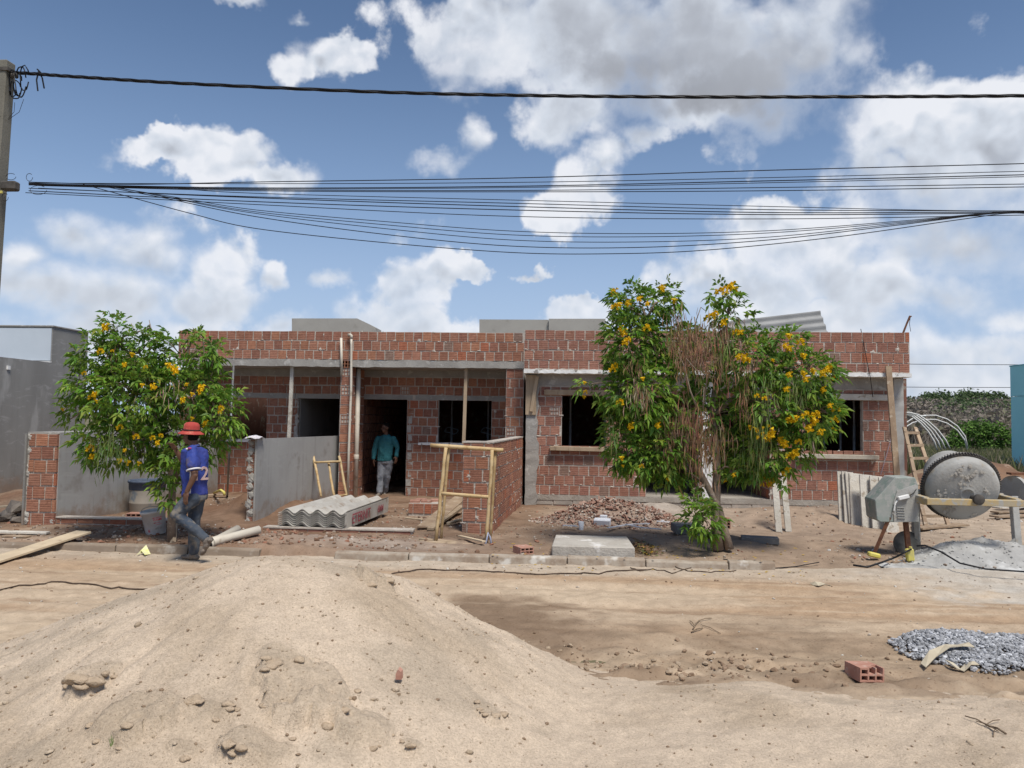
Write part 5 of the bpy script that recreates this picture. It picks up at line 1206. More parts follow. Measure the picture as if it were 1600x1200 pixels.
# ------------------------------------------------------------------ utility pole and cables
YC = 10.0
up_ = thing('utility_pole', 'tall concrete utility pole at the left edge carrying the cables', 'utility pole', (PY(0,350,YC).x-.4, YC, 0))
a, c = PY(18,97,YC), PY(0,350,YC); dirv = (c-a)/(a.z-c.z); foot_ = a+dirv*(a.z+.1)
pole_m = mat('pole_concrete', (.19,.18,.15), (.16,.15,.125), 3, c3=(.20,.19,.16), s3=12, t3=(.6,.72), rough=1, bump=.5, bscale=40)
w0_, w1_ = .19, .30
b = MB().add([(foot_.x-w1_,YC-.12,0-.1),(foot_.x,YC-.12,-.1),(foot_.x,YC+.12,-.1),(foot_.x-w1_,YC+.12,-.1),(a.x-w0_,YC-.09,a.z),(a.x,YC-.09,a.z),(a.x,YC+.09,a.z),(a.x-w0_,YC+.09,a.z)], [(0,3,2,1),(4,5,6,7),(0,1,5,4),(1,2,6,5),(2,3,7,6),(3,0,4,7)])
b.build('shaft', pole_m, up_, bevel=.012)
for k in range(14):
    f = .12+.062*k; p = a.lerp(foot_, f)+Vector((-.045,-.09-.03*f,0)); MB().lathe([(.011,-.004),(.011,.004)], p, (0,1,0), 8).build('dark_hole_disc', cast, up_)  # flat dark discs, their colour standing in for the shade inside open holes
MB().box(a+Vector((-.03,-.0,-.14)), (.12,.21,.05)).build('clamp_band', cast, up_)
MB().lathe([(.03,0),(.045,.02),(.03,.05),(.045,.08),(.02,.10)], a+Vector((.02,-.02,-.22)), (1,0,.2), 12).build('insulator', cast, up_, smooth=True)
MB().box(PY(16,291,YC-.05), (.22,.13,.13)).build('splice_box', cast, up_, bevel=.02)
MB().box(PY(1,300,YC-.13), (.05,.02,.035)).build('yellow_marker', ylw, up_)
cb = MB()
for cx_, cy_, rx_, ry_ in ((28,132,7,18),(32,128,9,24),(24,140,8,15),(38,122,7,20),(20,130,6,22)):
    cb.tube([PY(cx_+rx_*math.cos(t_)+random.uniform(-1,1), cy_+ry_*math.sin(t_)+random.uniform(-1,1), YC-.06+random.uniform(-.05,.05)) for t_ in np.linspace(.3, 6.0, 16)], .009, 5)
for pts in (((60,112),(57,125),(59,142)),((60,112),(66,122),(69,138)),((58,108),(64,114))): cb.tube([PY(*q, YC) for q in pts], .011, 5)
cb.tube([PY(13,185,YC-.1), PY(22,175,YC-.1), PY(23,160,YC-.1)], .004, 4); cb.tube([PY(13,187,YC-.1), PY(30,175,YC-.1), PY(37,155,YC-.1)], .004, 4)
for cx_, cy_, rx_, ry_ in ((17,276,8,5),(46,277,5,6),(60,297,13,7),(8,308,5,6)): cb.tube([PY(cx_+rx_*math.cos(t_), cy_+ry_*math.sin(t_), YC-.08) for t_ in np.linspace(.0, 5.5, 14)], .004, 4)
cb.build('cable_loops', black, up_, kind='stuff')
def spline(pts, n=14):
    P = [Vector((p[0], p[1], 0)) for p in pts]; P = [P[0]*2-P[1]] + P + [P[-1]*2-P[-2]]; out = []
    for i in range(1, len(P)-2):
        for k in range(n):
            t_ = k/n; p0, p1, p2, p3 = P[i-1:i+3]
            out.append(.5*((2*p1)+(p2-p0)*t_+(2*p0-5*p1+4*p2-p3)*t_*t_+(3*p1-p0-3*p2+p3)*t_**3))
    out.append(P[-2]); return out
th_ = bpy.data.objects.new('cable_x', None); bpy.data.objects.remove(th_)
t = thing('power_cable', 'thick twisted black cable, highest of all, crossing the sky', 'cable', PY(800,149,YC), 'cables across the street')
S_ = [PY(p.x, p.y, YC) for p in spline([(-150,109),(10,113),(120,120),(300,131),(600,144),(850,149.5),(1100,151.5),(1350,151),(1600,149.5),(1900,144)], 40)]
for j in range(3):
    b = MB(); P = []
    for i, p in enumerate(S_): an = i*.33+j*2.094; P.append(p+Vector((0, .0115*math.cos(an), .0115*math.sin(an))))
    b.tube(P, .0148, 6, caps=False); b.build('strand', black, t, smooth=True)
THIN = [([(45,284.5),(200,288),(400,284.3),(800,278),(1200,266),(1600,255.5),(1900,246)], 'thin cable highest in the upper bundle across the sky', .008),
 ([(45,286),(400,287),(800,285),(1200,277.5),(1600,267.5),(1900,259)], 'U', .006), ([(45,287),(400,293.5),(800,291),(1200,282.5),(1600,273),(1900,265)], 'U', .0085), ([(45,288),(400,295),(800,293),(1200,285.5),(1600,276),(1900,268)], 'U', .006),
 ([(45,289),(400,296.3),(800,297.5),(1200,293),(1600,287.5),(1900,283)], 'U', .007), ([(60,290),(400,298),(800,299.7),(1200,298),(1600,292),(1900,287)], 'U', .007),
 ([(100,291),(250,293),(400,302),(800,312.5),(1200,322.5),(1500,329),(1900,331)], 'M', .006), ([(45,294),(400,307.5),(800,317.5),(1200,327.5),(1600,329.5),(1900,330)], 'M', .007), ([(60,294),(400,309),(800,322.5),(1200,332),(1600,331),(1900,331)], 'M', .008),
 ([(45,298),(400,315),(800,328),(1200,335.3),(1600,332.5),(1900,330)], 'M', .008), ([(40,301),(200,309),(400,319.5),(800,338),(1200,342),(1600,336),(1900,330)], 'thin cable lowest in the middle bundle across the sky', .0065),
 ([(160,290),(280,309),(400,328),(600,346),(800,361),(1000,365),(1200,360.5),(1400,346),(1560,332),(1640,334),(1900,337)], 'L', .006), ([(165,290),(280,311),(400,331),(600,351),(800,367),(1000,370),(1200,364),(1400,348),(1560,332.3),(1640,334.5),(1900,338)], 'L', .006),
 ([(170,290),(280,312),(400,333.5),(600,357),(800,375),(1000,378),(1200,370.5),(1400,350),(1560,332.6),(1640,335),(1900,339)], 'L', .006), ([(150,289),(260,310),(400,338.5),(600,366),(800,384.5),(1000,386.5),(1200,375),(1400,352),(1560,333),(1640,335.5),(1900,340)], 'L', .007),
 ([(130,288),(200,307),(300,334),(400,357),(600,379),(800,394.5),(950,396.5),(1100,391),(1300,371),(1500,343),(1580,333),(1650,337),(1900,342)], 'lowest cable of all, sagging deepest across the sky', .007)]
ORD = ['second', 'third', 'fourth', 'fifth', 'sixth']; NB = {'U': 0, 'M': 0, 'L': 0}
LB = {'U': '%s cable from the top in the upper bundle of thin cables', 'M': '%s cable from the top in the middle bundle of thin cables', 'L': '%s cable from the top among the sagging lower cables'}
def cable_label(k):
    if k not in LB: return k
    NB[k] += 1; return LB[k] % (ORD[NB[k]-1] if k == 'U' else (['uppermost']+ORD)[NB[k]-1]).replace('uppermost', 'first')
GR = {'U': 'upper bundle of thin cables', 'M': 'middle bundle of thin cables', 'L': 'sagging lower cables'}
for i, (pts, lab, r_) in enumerate(THIN):
    o = MB().tube([PY(p.x, p.y, YC+.02*(i % 3)) for p in spline(pts, 8)], r_*.85, 5, caps=False).build('power_cable', black); tag(o, cable_label(lab), 'cable', GR.get(lab, 'cables across the street'))
for lab, ya, yb2, yd in (('upper far wire seen right of the brick house', 568.5, 570, 60), ('lower far wire seen just above the hill at the right', 604.5, 605.5, 60)):
    o = MB().tube([PY(1385, ya, yd), PY(1480, (ya+yb2)/2+.3, yd), PY(1600, yb2, yd), PY(1750, yb2-1, yd)], .022, 4, caps=False).build('far_wire', black); tag(o, lab, 'cable', 'far wires')

# ------------------------------------------------------------------ right background
tb = thing('teal_building', 'plain teal painted building cut by the right edge', 'building', (xat(1580,18)+3, 22, 0))
tx = xat(1580,26,650); tz = zat(1579,573,26); teal = mat('teal_paint', (.36,.74,.77), (.33,.70,.73), 1.2, rough=.7, bump=.05)
MB().span((tx,18,-.1),(tx+7,26,zat(1580,620,26))).build('wall', teal, tb)
MB().span((tx-.012,17.985,zat(1580,620,26)+.015),(tx+7,26,tz)).build('parapet', teal, tb)
MB().span((tx-.03,17.97,tz),(tx+7,26.02,tz+.035)).build('coping', mat('teal_trim', (.20,.50,.54), rough=.6), tb)
def mound_h(x, y): return -.12+ (1.0*gauss(x, y, 11.0, 21.5, 1.6, 1.5)+.45*gauss(x, y, 13.2, 22.5, 2.0, 1.5))*(1+.3*fbm(x*1.6, y*1.6, 141, 4))
em = thing('earth_mound', 'brown earth mound behind the mixer and ladder', 'earth mound', (11.3, 21.5, 0))
o = grid('soil_heap', 8, 16.5, 18.6, 25, .08, mound_h, None, mat('mound_soil', (.21,.125,.08), (.15,.09,.06), 2.5, c3=(.28,.2,.15), s3=6, rough=1, bump=.9, bscale=12)); o.parent = em; o.location = -ORG['earth_mound']; o['kind'] = 'stuff'
gm = mat('dry_grass', (1,1,1), src='Col', rough=1, trans=.3); b = MB()
for k in range(16000):
    Y_ = random.uniform(23.5, 46); f = random.uniform(.42,.62); X_ = Y_*f; h_ = random.uniform(.35,.95); z0 = max(-.09, float(mound_h(np.array(X_), np.array(Y_)))); l = random.gauss(0,.25)
    g = random.random(); col = (.15,.17,.07) if g < .55 else ((.24,.22,.12) if g < .8 else (.32,.28,.19))
    a_ = random.uniform(0,3.14); wx, wy = .018*math.cos(a_)*1.6, .018*math.sin(a_)
    b.add([(X_-wx,Y_-wy,z0),(X_+wx,Y_+wy,z0),(X_+l*h_*.4,Y_,z0+h_*.6),(X_+l*h_,Y_+random.gauss(0,.1),z0+h_)], [(0,1,2),(2,1,3)], col)
b.build('grass', gm, colors=True, kind='stuff')
tubes = mat('white_tube', (.62,.61,.58), rough=.5)
ag = thing('tunnel_frame', 'bare white hoops of a tunnel greenhouse beyond the house', 'greenhouse frame', PY(1450,690,33))
for k, dx_ in enumerate((0,6,13,20)): MB().tube([PY(a+dx_*(.2+.8*f), c-dx_*.1, 33-.6*k) for (a, c), f in zip(((1376,654),(1396,647),(1412,646.5),(1424,650),(1438,661),(1450,674),(1460,690),(1464,703)), np.linspace(0,1,8))], .033, 6).build('hoop', tubes, ag, smooth=True)
for k, dy_ in enumerate((0,6.5)): MB().tube([PY(a, c+dy_, 37+k) for a, c in ((1400,672),(1412,663),(1426,654),(1445,649),(1462,649),(1480,655),(1496,666),(1508,682),(1512,700))], .033, 6).build('hoop', tubes, ag, smooth=True)
MB().tube([PY(1424,649.5,33), PY(1446,650,37)], .04, 6).build('ridge_tube', tubes, ag)
# hill with woodland
def hill_h(x, y): return -1.5 + sst(y, 95, 330)*(11.0+4.5*fbm(x*.022, y*.022, 151, 3)) - 0*x
o = grid('hill', 20, 420, 90, 420, 5, hill_h, None, mat('hill_soil', (.14,.115,.085), (.10,.09,.06), .05, rough=1)); o['kind'] = 'structure'
wm = mat('woodland_leaf', (1,1,1), src='Col', rough=1, trans=.15)
def clump(b, c, r, n, s, cols, flat=.7):
    for k in range(n):
        v = Vector((random.gauss(0,1), random.gauss(0,1), random.gauss(0,1))).normalized()*r*random.uniform(.55,1); v.z = abs(v.z)*flat if random.random() < .75 else v.z*.3
        x = Vector((random.gauss(0,1), random.gauss(0,1), random.gauss(0,.6))).normalized(); y = x.cross(Vector((random.gauss(0,1), random.gauss(0,1), random.gauss(0,1)))).normalized()
        p = Vector(c)+v; s1 = s*random.uniform(.6,1.3); col = random.choice(cols)
        b.add([p-x*s1, p-y*s1*.6, p+x*s1, p+y*s1*.6], [(0,1,2,3)], col)
b = MB()
for k in range(900):
    Y_ = random.uniform(170, 335); f = random.uniform(.40,.68); X_ = Y_*f; z = float(hill_h(np.array(X_), np.array(Y_))); left = sst(np.array(.56-f), -.06, .05)
    gcol = [(.10,.145,.065),(.12,.165,.07),(.085,.12,.058)] if random.random() < .25+.7*float(left)*(Y_ > 235) else [(.215,.185,.155),(.19,.165,.135),(.235,.20,.17)]
    r_ = random.uniform(2.2,4.2); clump(b, (X_,Y_,z+r_*.4), r_, 95, .45, gcol)
for k in range(36):
    Y_ = random.uniform(300, 335); X_ = Y_*random.uniform(.46,.56); z = float(hill_h(np.array(X_), np.array(Y_))); clump(b, (X_,Y_,z+3.5), random.uniform(2.0,5.0), 110, .55, [(.075,.11,.05),(.09,.13,.055)], .9)
b.build('woodland', wm, colors=True, kind='stuff')
b = MB()
for k in range(520):
    Y_ = random.uniform(62, 150); X_ = Y_*random.uniform(.42,.64); h_ = random.uniform(2.0,4.2); z = max(-.2, float(hill_h(np.array(X_), np.array(Y_))))
    for j in range(20):
        p = Vector((X_+random.gauss(0,.8), Y_+random.gauss(0,.5), z)); q = p+Vector((random.gauss(0,1), random.gauss(0,.4), h_*random.uniform(.5,1))); w_ = random.uniform(.03,.09)
        b.add([p-Vector((w_,0,0)), p+Vector((w_,0,0)), q], [(0,1,2)], random.choice([(.24,.205,.175),(.19,.165,.14),(.16,.135,.11)]))
    clump(b, (X_,Y_,z+h_*.55), h_*.45, 20, .3, [(.22,.19,.16),(.185,.16,.135),(.17,.165,.11)])
b.build('scrub', wm, colors=True, kind='stuff')
bu = thing('bush', 'rounded bright green bush beyond the mixer', 'bush', PY(1530,712,40))
b = MB(); C0 = PY(1530,690,40)
for lx, lz, r_ in ((-1.25,-.25,.7),(-.55,.35,.8),(.2,.5,.75),(.9,.35,.75),(1.35,-.1,.65),(0,-.3,.95),(.6,-.4,.8),(-.8,-.5,.7)):
    clump(b, C0+Vector((lx, random.uniform(-.4,.4), lz)), r_, 620, .075, [(.075,.15,.03),(.10,.19,.035),(.125,.22,.045),(.06,.115,.028)], 1.)
b.build('foliage', wm, bu, colors=True, kind='stuff')
b = MB()
for k in range(9): b.tube([C0+Vector((random.uniform(-.3,.3),0,-1.4)), C0+Vector((random.uniform(-1,1),random.uniform(-.2,.2),-.1))], [.06,.02], 5)
b.build('stems', mat('stem_brown', (.12,.09,.065), rough=1), bu)
# ------------------------------------------------------------------ flowering trees
leaf_m = mat('elder_leaf', (1,1,1), src='Col', rough=.55, trans=.42, spec=.3)
bark = mat('elder_bark', (.26,.20,.15), (.19,.145,.11), 9, c3=(.33,.28,.23), s3=22, rough=1, bump=.8, bscale=50)
flower_m = mat('yellow_petal', (.82,.60,.022), (.80,.52,.012), 30, rough=.6, trans=.25, coords='obj', jitter=.2)
pod_m = mat('seed_pod', (1,1,1), src='Col', rough=.9)
GREEN = [(.155,.275,.034),(.19,.32,.04),(.10,.195,.03),(.23,.36,.05),(.125,.225,.04),(.255,.375,.065)]
def leaflet(b, p, d, nrm, L, w, col, droop=.25):
    s = d.cross(nrm).normalized(); q = p+d*L*.5-nrm*0; tip = p+d*L+Vector((0,0,-L*droop)); m_ = p+d*L*.45+Vector((0,0,L*.04))
    b.add([p, m_+s*w+nrm*w*.25, tip, m_-s*w+nrm*w*.25], [(0,1,2),(0,2,3)], col)
def spray(b, p, d, L, n, col):
    d = d.normalized(); side = d.cross(Vector((random.gauss(0,.35), random.gauss(0,.35), 1))).normalized(); nrm = side.cross(d).normalized(); stem = L*1.5
    for k in range(n):
        f = .3+.7*(k+1)/n; q = p+d*stem*f*.75+Vector((0,0,-.10*stem*f*f))
        c = tuple(x*random.uniform(.8,1.2) for x in col)
        if k == n-1: leaflet(b, q, (d+Vector((0,0,-.3))).normalized(), nrm, L*1.1, L*.19, c)
        else:
            for s in (-1, 1): leaflet(b, q, (d*.55+side*s*.8+Vector((0,0,random.uniform(-.35,.05)))).normalized(), nrm, L*random.uniform(.75,1.05), L*.18, c, random.uniform(.05,.35))
def flower_mesh(n, spread, seed):
    rnd = random.Random(seed); b = MB()
    for k in range(n):
        d = Vector((rnd.gauss(0,.7), -abs(rnd.gauss(.5,.5)), rnd.gauss(.35,.6))).normalized(); c = Vector((rnd.uniform(-1,1)*spread, rnd.uniform(-.6,.3)*spread, rnd.uniform(-.8,.8)*spread*.8))
        x, y, z = frame(Vector((0,0,0)), d); r_ = rnd.uniform(.020,.028); ap = c-d*.045; vs = [ap]
        for j in range(10): a = 2*math.pi*j/10; rr = r_*(1.0 if j % 2 else .62); vs.append(c+(x*math.cos(a)+y*math.sin(a))*rr+d*(.006 if j % 2 else -.004))
        b.add(vs, [(0, 1+j, 1+(j+1) % 10) for j in range(10)])
    me = b.mesh('flower_cluster'); me.materials.append(flower_m); return me
FL = [flower_mesh(9,.055,1), flower_mesh(14,.075,2), flower_mesh(6,.045,3), flower_mesh(18,.10,4)]
def tree(label, base_px, stems, blobs, flowers, pods, dens=1., seed=0, twigs=(), leafL=(.055,.115)):
    random.seed(seed); bp = on(*base_px); Y0 = bp.y; t = thing('flowering_tree', label, 'tree', bp, 'yellow flowering trees')
    sc = (PY(900,600,Y0)-PY(800,600,Y0)).length/100; tr = MB()
    for pts, rad in stems: tr.tube([PY(a, c, Y0+dy) for a, c, dy in pts], rad, 8)
    tr.build('trunk', bark, t, smooth=True, wobble=.01)
    B = []; lf = MB(); tw = MB(); org = PY(*stems[0][0][-1][:2], Y0)
    for bx_, by_, rx, ry, dy, dn in blobs:
        c = PY(bx_, by_, Y0+dy); r_ = Vector((rx*sc, (rx+ry)*.5*sc*.95, ry*sc)); B.append((bx_, by_, rx, ry, dy, r_.y))
        st_ = min((PY(a, cc, Y0+d_) for pts, _ in stems for a, cc, d_ in pts[1:]), key=lambda v: (v-c).length)
        tw.tube([st_, st_.lerp(c,.5)+Vector((random.uniform(-.1,.1),random.uniform(-.1,.1),.08)), c], [.022,.015,.008], 5)
        n = int(dn*dens*rx*ry*.100)
        for k in range(n):
            v = Vector((random.gauss(0,1), random.gauss(0,1), random.gauss(0,1))).normalized(); f = random.uniform(.25,1.0)**.5 if random.random() < .85 else random.uniform(1.0,1.1)
            p = c+Vector((v.x*r_.x, v.y*r_.y, v.z*r_.z))*f
            d = (v*.9+Vector((random.gauss(0,.45), random.gauss(0,.45), random.gauss(-.15,.4)))).normalized()
            spray(lf, p, d, random.uniform(*leafL), random.choice((3,3,4)), random.choice(GREEN))
            if k % 9 == 0: tw.tube([c+(p-c)*random.uniform(.1,.4), p.lerp(c,.3)+Vector((0,0,.03)), p], [.007,.005,.003], 4)
    for pts, r_ in twigs: tw.tube([PY(a, c, Y0+d_) for a, c, d_ in pts], [r_*(1-.6*i/len(pts)) for i in range(len(pts))], 5)
    tw.build('branches', bark, t, smooth=True, kind='stuff')
    lf.build('crown', leaf_m, t, colors=True, kind='stuff')
    def frontY(a, c):
        y = Y0
        for bx_, by_, rx, ry, dy, ry_ in B:
            q = ((a-bx_)/rx)**2+((c-by_)/ry)**2
            if q < 1.3: y = min(y, Y0+dy-ry_*math.sqrt(max(.05, 1-q*.7))-.12)
        return y
    base = None
    for i, fl in enumerate(flowers):
        a, c = fl[:2]; s_ = (fl[2] if len(fl) > 2 else .8)*.88; p = PY(a, c, frontY(a, c)); M = Matrix.Rotation(random.uniform(-.5,.5),3,'Z') @ Matrix.Rotation(random.uniform(-.3,.3),3,'Y'); me = FL[random.randrange(3) if s_ < 1 else random.choice((1,3))]
        if base is None:
            base = bpy.data.objects.new('flower_cluster', me); COL.objects.link(base); base.parent = t; base.location = p-bp; ORG[base.name] = p
        else: inst(base, t, p, M, (s_,s_,s_), mesh=me)
    pd = MB()
    for a, c, rx, ry, n, cols, L, dy in pods:
        for k in range(n):
            u, v = random.gauss(0,.5), random.gauss(0,.5); x_, y_ = a+u*rx, c+v*ry
            p = PY(x_, y_, (frontY(x_, y_) if dy is None else Y0+dy)+random.uniform(-.06,.16)); l = random.uniform(*L); q = p+Vector((random.gauss(0,.022), random.gauss(0,.02), -l)); m_ = p.lerp(q,.5)+Vector((random.gauss(0,.012), random.gauss(0,.01), 0)); w_ = random.uniform(.003,.0055)
            pd.add([p-Vector((w_*.4,0,0)), p+Vector((w_*.4,0,0)), m_+Vector((w_,-.003,0)), m_-Vector((w_,.003,0)), q], [(0,1,2,3),(3,2,4)], tuple(x*random.uniform(.75,1.25) for x in random.choice(cols)))
    if pd.v: pd.build('seed_pods', pod_m, t, colors=True, kind='stuff')
    random.seed(seed+100); return t
BRP = [(.19,.11,.06),(.145,.08,.045),(.25,.16,.095),(.11,.065,.038)]; GRP = [(.13,.17,.05),(.17,.20,.07),(.10,.13,.04)]; TAN = [(.36,.29,.2),(.30,.2,.14)]
tree('small bushy yellow flowering tree beside the man in the red hat', (268,846),
  [([(268,850,0),(268,800,0),(270,755,0),(262,700,0),(240,640,0)], [.06,.052,.045,.035,.02]), ([(270,760,0),(290,700,.1),(310,620,.1)], [.035,.03,.015]), ([(265,720,0),(220,690,-.1),(180,640,0),(175,560,0)], [.03,.026,.02,.01])],
  [(183,520,30,26,0,.8),(160,553,40,34,0,1),(212,556,52,40,0,.9),(285,556,56,36,.1,.75),(318,540,22,18,0,.6),(140,598,32,40,0,1),(215,615,74,55,-.1,1.15),(215,588,46,34,.1,1.0),(295,612,56,46,0,.9),(348,648,30,38,-.1,1.15),(328,600,24,24,0,.7),(116,632,18,18,0,1),
   (168,686,42,40,-.1,1.1),(225,686,54,38,0,1.0),(285,688,42,36,-.1,1.0),(328,692,28,28,-.05,1.0),(270,752,17,38,-.05,1.0),(268,725,26,26,-.1,.9),(235,512,6,10,0,1),(300,515,8,8,0,.8),(334,556,18,12,0,.9),(110,655,10,10,0,.9)],
  [(162,511,.9),(156,549,.9),(206,554,.8),(193,570,.7),(227,573,.5),(131,583,.6),(141,595,.5),(263,571,1),(272,579,1),(268,575,.8),(222,602,.7),(237,604,.8),(242,606,.7),(312,605,1),(311,614,.5),(300,616,.7),(284,625,.8),(143,620,.9),(147,615,.8),(151,627,.6),(98,640,.6),(186,667,.8),(212,682,.8),(345,637,.8),(343,644,.5),(318,662,.9),(300,654,.7),(199,723,1),(187,720,.9),(238,684,.7),(244,692,.7),(140,700,1),(142,712,.8),(217,724,.7),(251,680,.6),(194,703,.5),(175,548,.4),(290,600,.5)],
  [(165,700,40,34,90,GRP,(.12,.22),None),(180,690,14,30,30,GRP,(.14,.22),None),(265,600,30,30,14,TAN,(.1,.2),None),(178,560,12,30,16,BRP,(.08,.15),None)], dens=1.15, seed=5,
  twigs=[([(175,540,0),(180,515,0),(173,490,0)], .008),([(230,560,0),(240,530,0),(233,500,0)], .008),([(118,640,0),(116,615,0),(125,590,0),(122,575,0)], .008),([(205,560,0),(212,520,0),(205,505,0)], .007)])
o = MB().beam(on(270,849), PY(274,812,10.3), .07, .05, up=(0,1,0)).build('wooden_stake', wood, bevel=.004); tag(o, 'short wooden stake at the foot of the small tree', 'stake')
tree('large flowering tree with forked trunk and masses of dry brown pods', (1127,856),
  [([(1122,858,0),(1119,820,0),(1118,785,.0),(1120,740,.05),(1117,690,.05),(1112,640,.1),(1125,560,.1),(1138,490,.1)], [.085,.07,.062,.055,.05,.04,.03,.012]),
   ([(1140,858,-.05),(1132,825,-.04),(1124,797,-.02),(1104,757,-.05),(1085,722,-.1),(1075,680,-.1),(1040,600,-.1),(1010,500,-.1)], [.06,.05,.045,.042,.038,.032,.025,.012]), ([(1114,650,.05),(1170,600,0),(1220,580,0),(1270,640,-.1)], [.03,.025,.02,.01])],
  [(998,478,40,32,0,1.2),(1040,466,20,22,0,1.1),(966,470,14,14,0,.9),(985,535,40,46,-.1,1.35),(1030,530,26,40,.1,.9),(966,606,24,46,-.1,1.35),(1002,618,46,54,-.15,1.3),(975,688,26,46,-.1,1.3),(1012,708,48,36,-.1,1.3),(1046,690,34,50,0,1.1),(1040,735,26,18,0,1.1),
   (924,600,16,9,-.3,.7),(1128,462,18,18,0,1.0),(1142,492,28,22,0,.7),(1172,560,38,44,0,1.0),(1228,535,30,20,0,1.1),(1252,585,46,38,-.1,1.25),(1200,630,44,50,-.1,1.1),(1262,650,38,42,-.15,1.25),(1192,705,40,36,0,1.0),(1238,705,22,30,-.1,1.1),(1300,590,10,20,-.1,1),(1298,650,10,22,-.1,1),
   (1090,560,52,56,.35,.8),(1110,650,56,54,.3,.8),(1150,700,36,40,.2,.9),(1160,735,30,18,.0,.7),(1080,745,20,16,.1,.6),(1225,745,10,14,-.1,1),(1096,808,22,22,-.25,1.5),(1084,790,14,10,-.25,1.3),(1106,826,13,12,-.2,1.3)],
  [(956,456,.5),(960,479,1),(968,476,.9),(979,474,.9),(997,466,.8),(1010,474,.7),(1031,449,1),(1033,453,.8),(1053,470,1),(972,520,1),(968,514,.8),(1009,512,1),(975,533,1),(981,530,.7),(956,577,.9),(960,571,.8),(913,598,.6),(904,601,.5),(914,612,.6),(912,620,.6),(1004,592,.7),(968,628,.9),(984,666,.9),(1026,665,.8),(983,667,.7),(1124,455,1.1),(1140,447,1.2),(1148,452,1.1),(1131,452,1),(1135,459,.8),(1112,493,1),(1104,497,.9),(1117,490,.8),(1128,504,1),(1149,519,.9),(1156,518,.7),(1160,560,1.1),(1152,557,.9),(1169,562,.9),(1207,563,.6),(1182,618,.6),(1194,622,.6),(1172,668,.8),(1195,675,1.2),(1203,681,1.0),(1198,685,.8),(1218,687,.8),(1224,692,.9),(1235,656,1),
   (1232,525,1),(1250,534,1),(1231,544,.9),(1225,540,.8),(1255,556,1),(1231,585,.8),(1255,584,1),(1270,580,1),(1283,582,1.1),(1290,577,1.1),(1297,572,1),(1304,590,.8),(1284,609,.8),(1257,592,.8),(1227,607,.8),(1234,655,1.1),(1243,653,1),(1258,648,1),(1268,655,1.2),(1274,647,1),(1262,668,1.1),(1305,638,1),(1303,655,1),(1302,672,.9),(1280,674,.9),(1295,633,.7),(1272,660,1),(1203,677,1),(1240,708,1.1),(1233,712,1),(1224,695,.9),(1217,687,.8),(1247,690,.8),(1228,733,.8),(1224,740,.9),(1197,750,1.1),(1204,748,1),(1200,757,.7),(1131,750,.6),(1145,742,.6),(971,716,.8),(973,728,.5),(1002,728,.6),(1043,748,.6),(1190,757,.6),(1204,757,.7)],
  [(1080,538,30,36,270,BRP,(.10,.22),-.35),(1110,560,38,40,200,BRP,(.10,.2),-.35),(1060,540,26,40,120,BRP,(.1,.2),-.4),(1075,665,30,50,330,BRP,(.12,.26),-.35),(1105,690,34,46,270,BRP,(.12,.26),-.32),(1040,690,16,34,90,BRP,(.1,.2),-.4),(1120,510,34,24,130,BRP+TAN,(.1,.2),-.25),(1130,540,20,26,60,GRP,(.12,.2),-.35),
   (1000,610,24,24,90,BRP+TAN,(.1,.18),None),(990,570,14,20,40,BRP,(.1,.16),None),(1160,620,18,44,70,BRP,(.1,.2),None),(1168,575,20,24,40,BRP+TAN,(.1,.18),None),(1180,690,24,44,130,GRP,(.16,.28),None),(955,675,12,30,40,GRP,(.14,.24),None),(1245,610,24,24,60,GRP,(.12,.2),None),(1200,600,30,30,50,GRP,(.1,.2),None),(1268,690,8,18,20,GRP+TAN,(.12,.2),None),(1055,500,16,30,70,BRP+TAN,(.1,.2),-.2)], dens=1.3, seed=9,
  twigs=[([(1090,640,-.3),(1078,610,-.35),(1070,575,-.38),(1060,550,-.3)], .014),([(1085,620,-.4),(1100,605,-.45),(1098,640,-.45)], .008),([(1098,640,-.2),(1105,590,-.2),(1090,540,-.2),(1085,495,-.1)], .012),([(1088,500,-.1),(1095,480,0),(1103,486,0)], .007),([(1060,540,-.2),(1052,500,-.1),(1052,478,0)], .008),([(1060,490,-.1),(1065,470,0),(1076,490,0)], .005),([(1072,560,-.42),(1090,580,-.42),(1118,590,-.4)], .006),([(1080,800,-.2),(1065,793,-.25),(1060,790,-.25)], .006)])

